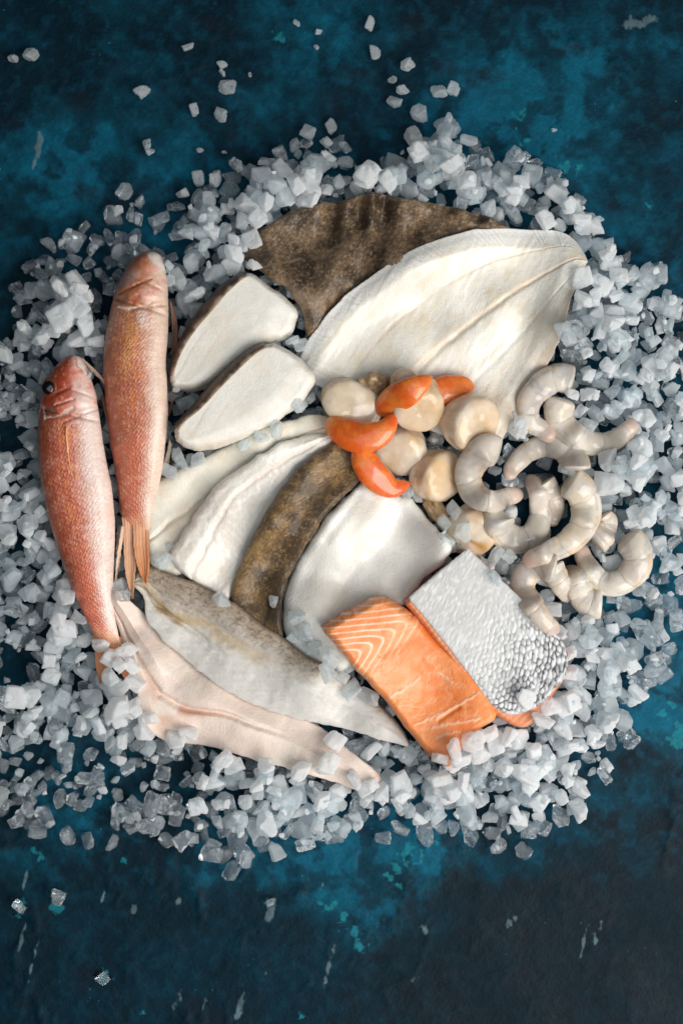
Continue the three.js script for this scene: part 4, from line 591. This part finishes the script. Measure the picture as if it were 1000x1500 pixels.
// ---------------------------------------------------------------- ice on top
const isFish = (px, py, h = 0.02) => { const c = cellOf(wx(px, h), wz(py, h)); return c >= 0 && FISH[c] > 0; };
const frost = (q) => q < 0.30 ? M.iceMid : M.iceFrost;
const piles = [[110, 455, 62], [80, 810, 75], [110, 900, 60], [130, 960, 60], [60, 1000, 60], [195, 1020, 40], [300, 1130, 60], [400, 1150, 60], [480, 1160, 50], [590, 1165, 60], [680, 1090, 50], [640, 1160, 50], [760, 1110, 70], [840, 1040, 70], [870, 960, 80], [900, 600, 80], [920, 690, 70], [900, 500, 70], [880, 420, 50], [960, 560, 60], [960, 740, 60], [640, 250, 60], [760, 280, 70], [820, 300, 40], [430, 265, 60], [370, 310, 40], [540, 255, 50], [300, 350, 50], [50, 740, 60], [200, 320, 30], [660, 220, 30], [860, 330, 40], [150, 1000, 40]];
const pileAt = (x, y) => { let p = 0; for (const [a, b, r] of piles) p = Math.max(p, 1 - Math.hypot(x - a, y - b) / r); return p; };
iceLayer(26, 13, (x, y, b) => b < 16 || isFish(x, y) || holeAt(x, y) > 0 ? 0 : (0.10 + 1.1 * pileAt(x, y)) * (1 - 0.85 * sparse(x, y)), 9, 16.5, 'top', frost, 0.3);
iceLayer(30, 14, (x, y, b) => b < 22 || isFish(x, y) ? 0 : 0.9 * sstep(0.25, 0.7, pileAt(x, y)) * (1 - sparse(x, y)), 10, 17, 'top', frost, 0.3);
iceLayer(21, 15, (x, y, b) => b < 4 || isFish(x, y) || isFish(x, y, 0.045) ? 0 : 0.32, 3.2, 7.5, 'top', frost, 0.25);
const put = (list, where, mat = 1) => { for (const [x, y, r] of list) dropIce(x, y, r, where, [M.iceClear, M.iceMid, M.iceFrost][mat], where === 'loose' ? 0.004 : 0.035, 0.15); };
put([[18, 85, 8], [46, 82, 11], [208, 133, 10], [215, 215, 9], [222, 224, 6], [276, 69, 8], [284, 161, 10], [324, 168, 10], [334, 127, 12], [326, 105, 6], [325, 93, 6], [292, 219, 5], [328, 222, 4], [434, 33, 5], [466, 46, 5], [463, 68, 4], [366, 108, 4], [432, 212, 10], [450, 195, 12], [485, 183, 10], [542, 34, 10], [549, 78, 9], [593, 95, 8], [575, 117, 8], [586, 133, 7], [577, 150, 11], [612, 166, 12], [642, 136, 11], [664, 129, 9], [812, 190, 4], [655, 177, 8], [648, 198, 16], [685, 208, 12]], 'loose', 1);
put([[728, 1240, 14], [765, 1246, 14], [690, 1225, 14], [720, 1220, 15], [795, 1212, 15], [820, 1200, 13], [340, 1275, 14], [362, 1252, 15], [30, 1328, 11], [152, 1434, 10], [85, 1318, 10], [396, 1322, 8], [100, 1225, 14], [60, 1215, 13], [180, 1185, 15], [225, 1172, 16], [270, 1225, 14], [130, 1230, 12], [30, 1200, 13], [165, 1235, 12], [620, 1222, 16], [560, 1225, 13], [450, 1225, 15], [920, 1085, 14], [965, 985, 15], [975, 950, 14], [940, 925, 15], [985, 905, 13]], 'loose', 0);
put([[186, 952, 14], [196, 975, 15], [178, 972, 11], [163, 962, 14], [150, 945, 13], [198, 1000, 16], [185, 1025, 17], [205, 1030, 13], [218, 1050, 14], [212, 1075, 15], [178, 1005, 16], [165, 990, 15]], 'mullet tail', 2);
put([[242, 822, 13], [325, 878, 13], [250, 800, 6], [400, 880, 9], [435, 905, 14], [446, 925, 15], [462, 950, 14], [485, 960, 15], [478, 978, 14], [500, 990, 13], [428, 935, 10], [515, 1010, 14], [540, 1020, 15]], 'sole', 1);
put([[640, 1106, 12], [662, 1092, 17], [690, 1080, 15], [712, 1072, 13], [700, 1100, 17], [672, 1110, 16], [640, 1134, 17], [660, 1150, 16], [725, 1090, 16], [672, 1135, 14], [745, 1075, 14], [765, 1018, 14], [800, 1030, 15], [790, 1052, 17]], 'salmon', 2);
put([[406, 630, 13], [385, 642, 11], [360, 652, 10], [265, 676, 14], [290, 672, 12], [248, 690, 12], [438, 596, 10], [441, 506, 12], [430, 500, 9]], 'steak', 1);
put([[342, 352, 10], [344, 372, 15], [372, 388, 10], [619, 291, 8], [390, 300, 14], [378, 328, 14], [370, 352, 13], [460, 295, 11]], 'flatfish', 2);
put([[735, 828, 15], [726, 812, 13], [745, 815, 12], [664, 748, 12], [676, 780, 13], [648, 765, 10], [806, 875, 12], [760, 618, 10], [598, 722, 8], [722, 845, 12]], 'shellfish', 1);
put([[105, 440, 17], [85, 430, 13], [120, 455, 16], [98, 470, 17], [128, 478, 15], [75, 485, 15], [112, 500, 17], [60, 495, 14], [140, 502, 13], [95, 425, 15], [130, 440, 12], [110, 412, 15], [125, 430, 14]], 'mullet head', 2);
put([[275, 1075, 15], [255, 1085, 14], [330, 1110, 13], [440, 1130, 14], [480, 1115, 17], [540, 1150, 14], [560, 1160, 15], [520, 1140, 12], [390, 1120, 12], [490, 1085, 15]], 'pink fillet', 2);

const beside = ['the brown flatfish fillet', 'the white flatfish fillet', 'the fish steaks', 'the fish steaks', 'the open eyed mullet', 'the pale snouted mullet', 'the sole fillets', 'the sole fillets', 'the brown sole fillet', 'the sole fillets', 'the grey skinned fillet', 'the pink fillet', 'the orange salmon', 'the silver salmon skin', 'the prawns'];
const at = { bed: 'low in the ring beside', pile: 'in the heaped ring beside', top: 'topping the heaped ring beside', loose: 'lying loose on bare board beyond', 'mullet tail': 'over the buried tail of', sole: 'lying on or against', salmon: 'heaped against the corner of', steak: 'in the gap next to', flatfish: 'on the rim of', shellfish: 'in a gap among', 'mullet head': 'in the white mound by', 'pink fillet': 'scattered along' };
function crumbWords(o) {
  let n = 0, best = 1e9; fishPolys.forEach((p, i) => { const d = inPoly(p, o.px, o.py) ? 0 : polyDist(p, o.px, o.py); if (d < best) { best = d; n = i; } });
  const size = o.r < 0.0055 ? 'tiny ' : o.r < 0.0078 ? 'small ' : o.r > 0.0094 ? 'large ' : '', look = o.mat === M.iceClear ? 'clear' : o.mat === M.iceMid ? 'cloudy' : 'frosty white';
  const by = { 'mullet tail': 'the open eyed mullet', 'mullet head': 'the open eyed mullet', salmon: 'the salmon portions', sole: 'the sole fillets', steak: 'the fish steaks', flatfish: 'the brown flatfish fillet', shellfish: 'the scallops and prawns', 'pink fillet': 'the pink fillet' }[o.where] ?? beside[n];
  return [`${size}${look} ice crumb ${at[o.where]} ${by}`, `${size}${look} crumbs ${at[o.where]} ${by}`];
}
// the 300 that show largest become things of their own; the rest is one mass
const special = new Set(['loose', 'mullet tail', 'sole', 'salmon', 'steak', 'flatfish', 'shellfish', 'mullet head', 'pink fillet']);
for (const o of ice) { let v = 0; for (let a = 0; a < 8; a++) if (hAt(o.x + Math.cos(a * 0.785) * o.r * 0.5, o.z + Math.sin(a * 0.785) * o.r * 0.5) <= o.top + 0.0005) v++; o.score = (o.px < 8 || o.px > 992 ? 0 : v / 8 * o.r * 1000) + (special.has(o.where) ? 5 : 0); }
const order = [...ice].sort((a, b) => b.score - a.score);
order.slice(0, 295).forEach((o) => { const m = mesh('ice_crumb', o.geo, o.mat); o.m.decompose(m.position, m.quaternion, m.scale); const [l, gr] = crumbWords(o); tag(m, l, 'ice', gr); });
const mass = new THREE.Group(); mass.name = 'crushed_ice'; mass.userData = { kind: 'stuff', label: 'bed of crushed ice crumbs heaped around and under the fish', category: 'ice' }; scene.add(mass);
{
  const sets = new Map();
  for (const o of order.slice(295)) { const key = o.geo.uuid + o.mat.uuid; if (!sets.has(key)) sets.set(key, []); sets.get(key).push(o); }
  for (const list of sets.values()) { const im = new THREE.InstancedMesh(list[0].geo, list[0].mat, list.length); im.name = 'ice_crumbs'; im.userData = { kind: 'stuff' }; im.castShadow = im.receiveShadow = true; list.forEach((o, i) => im.setMatrixAt(i, o.m)); mass.add(im); }
}
console.log('ice', ice.length);
renderer.render(scene, camera);
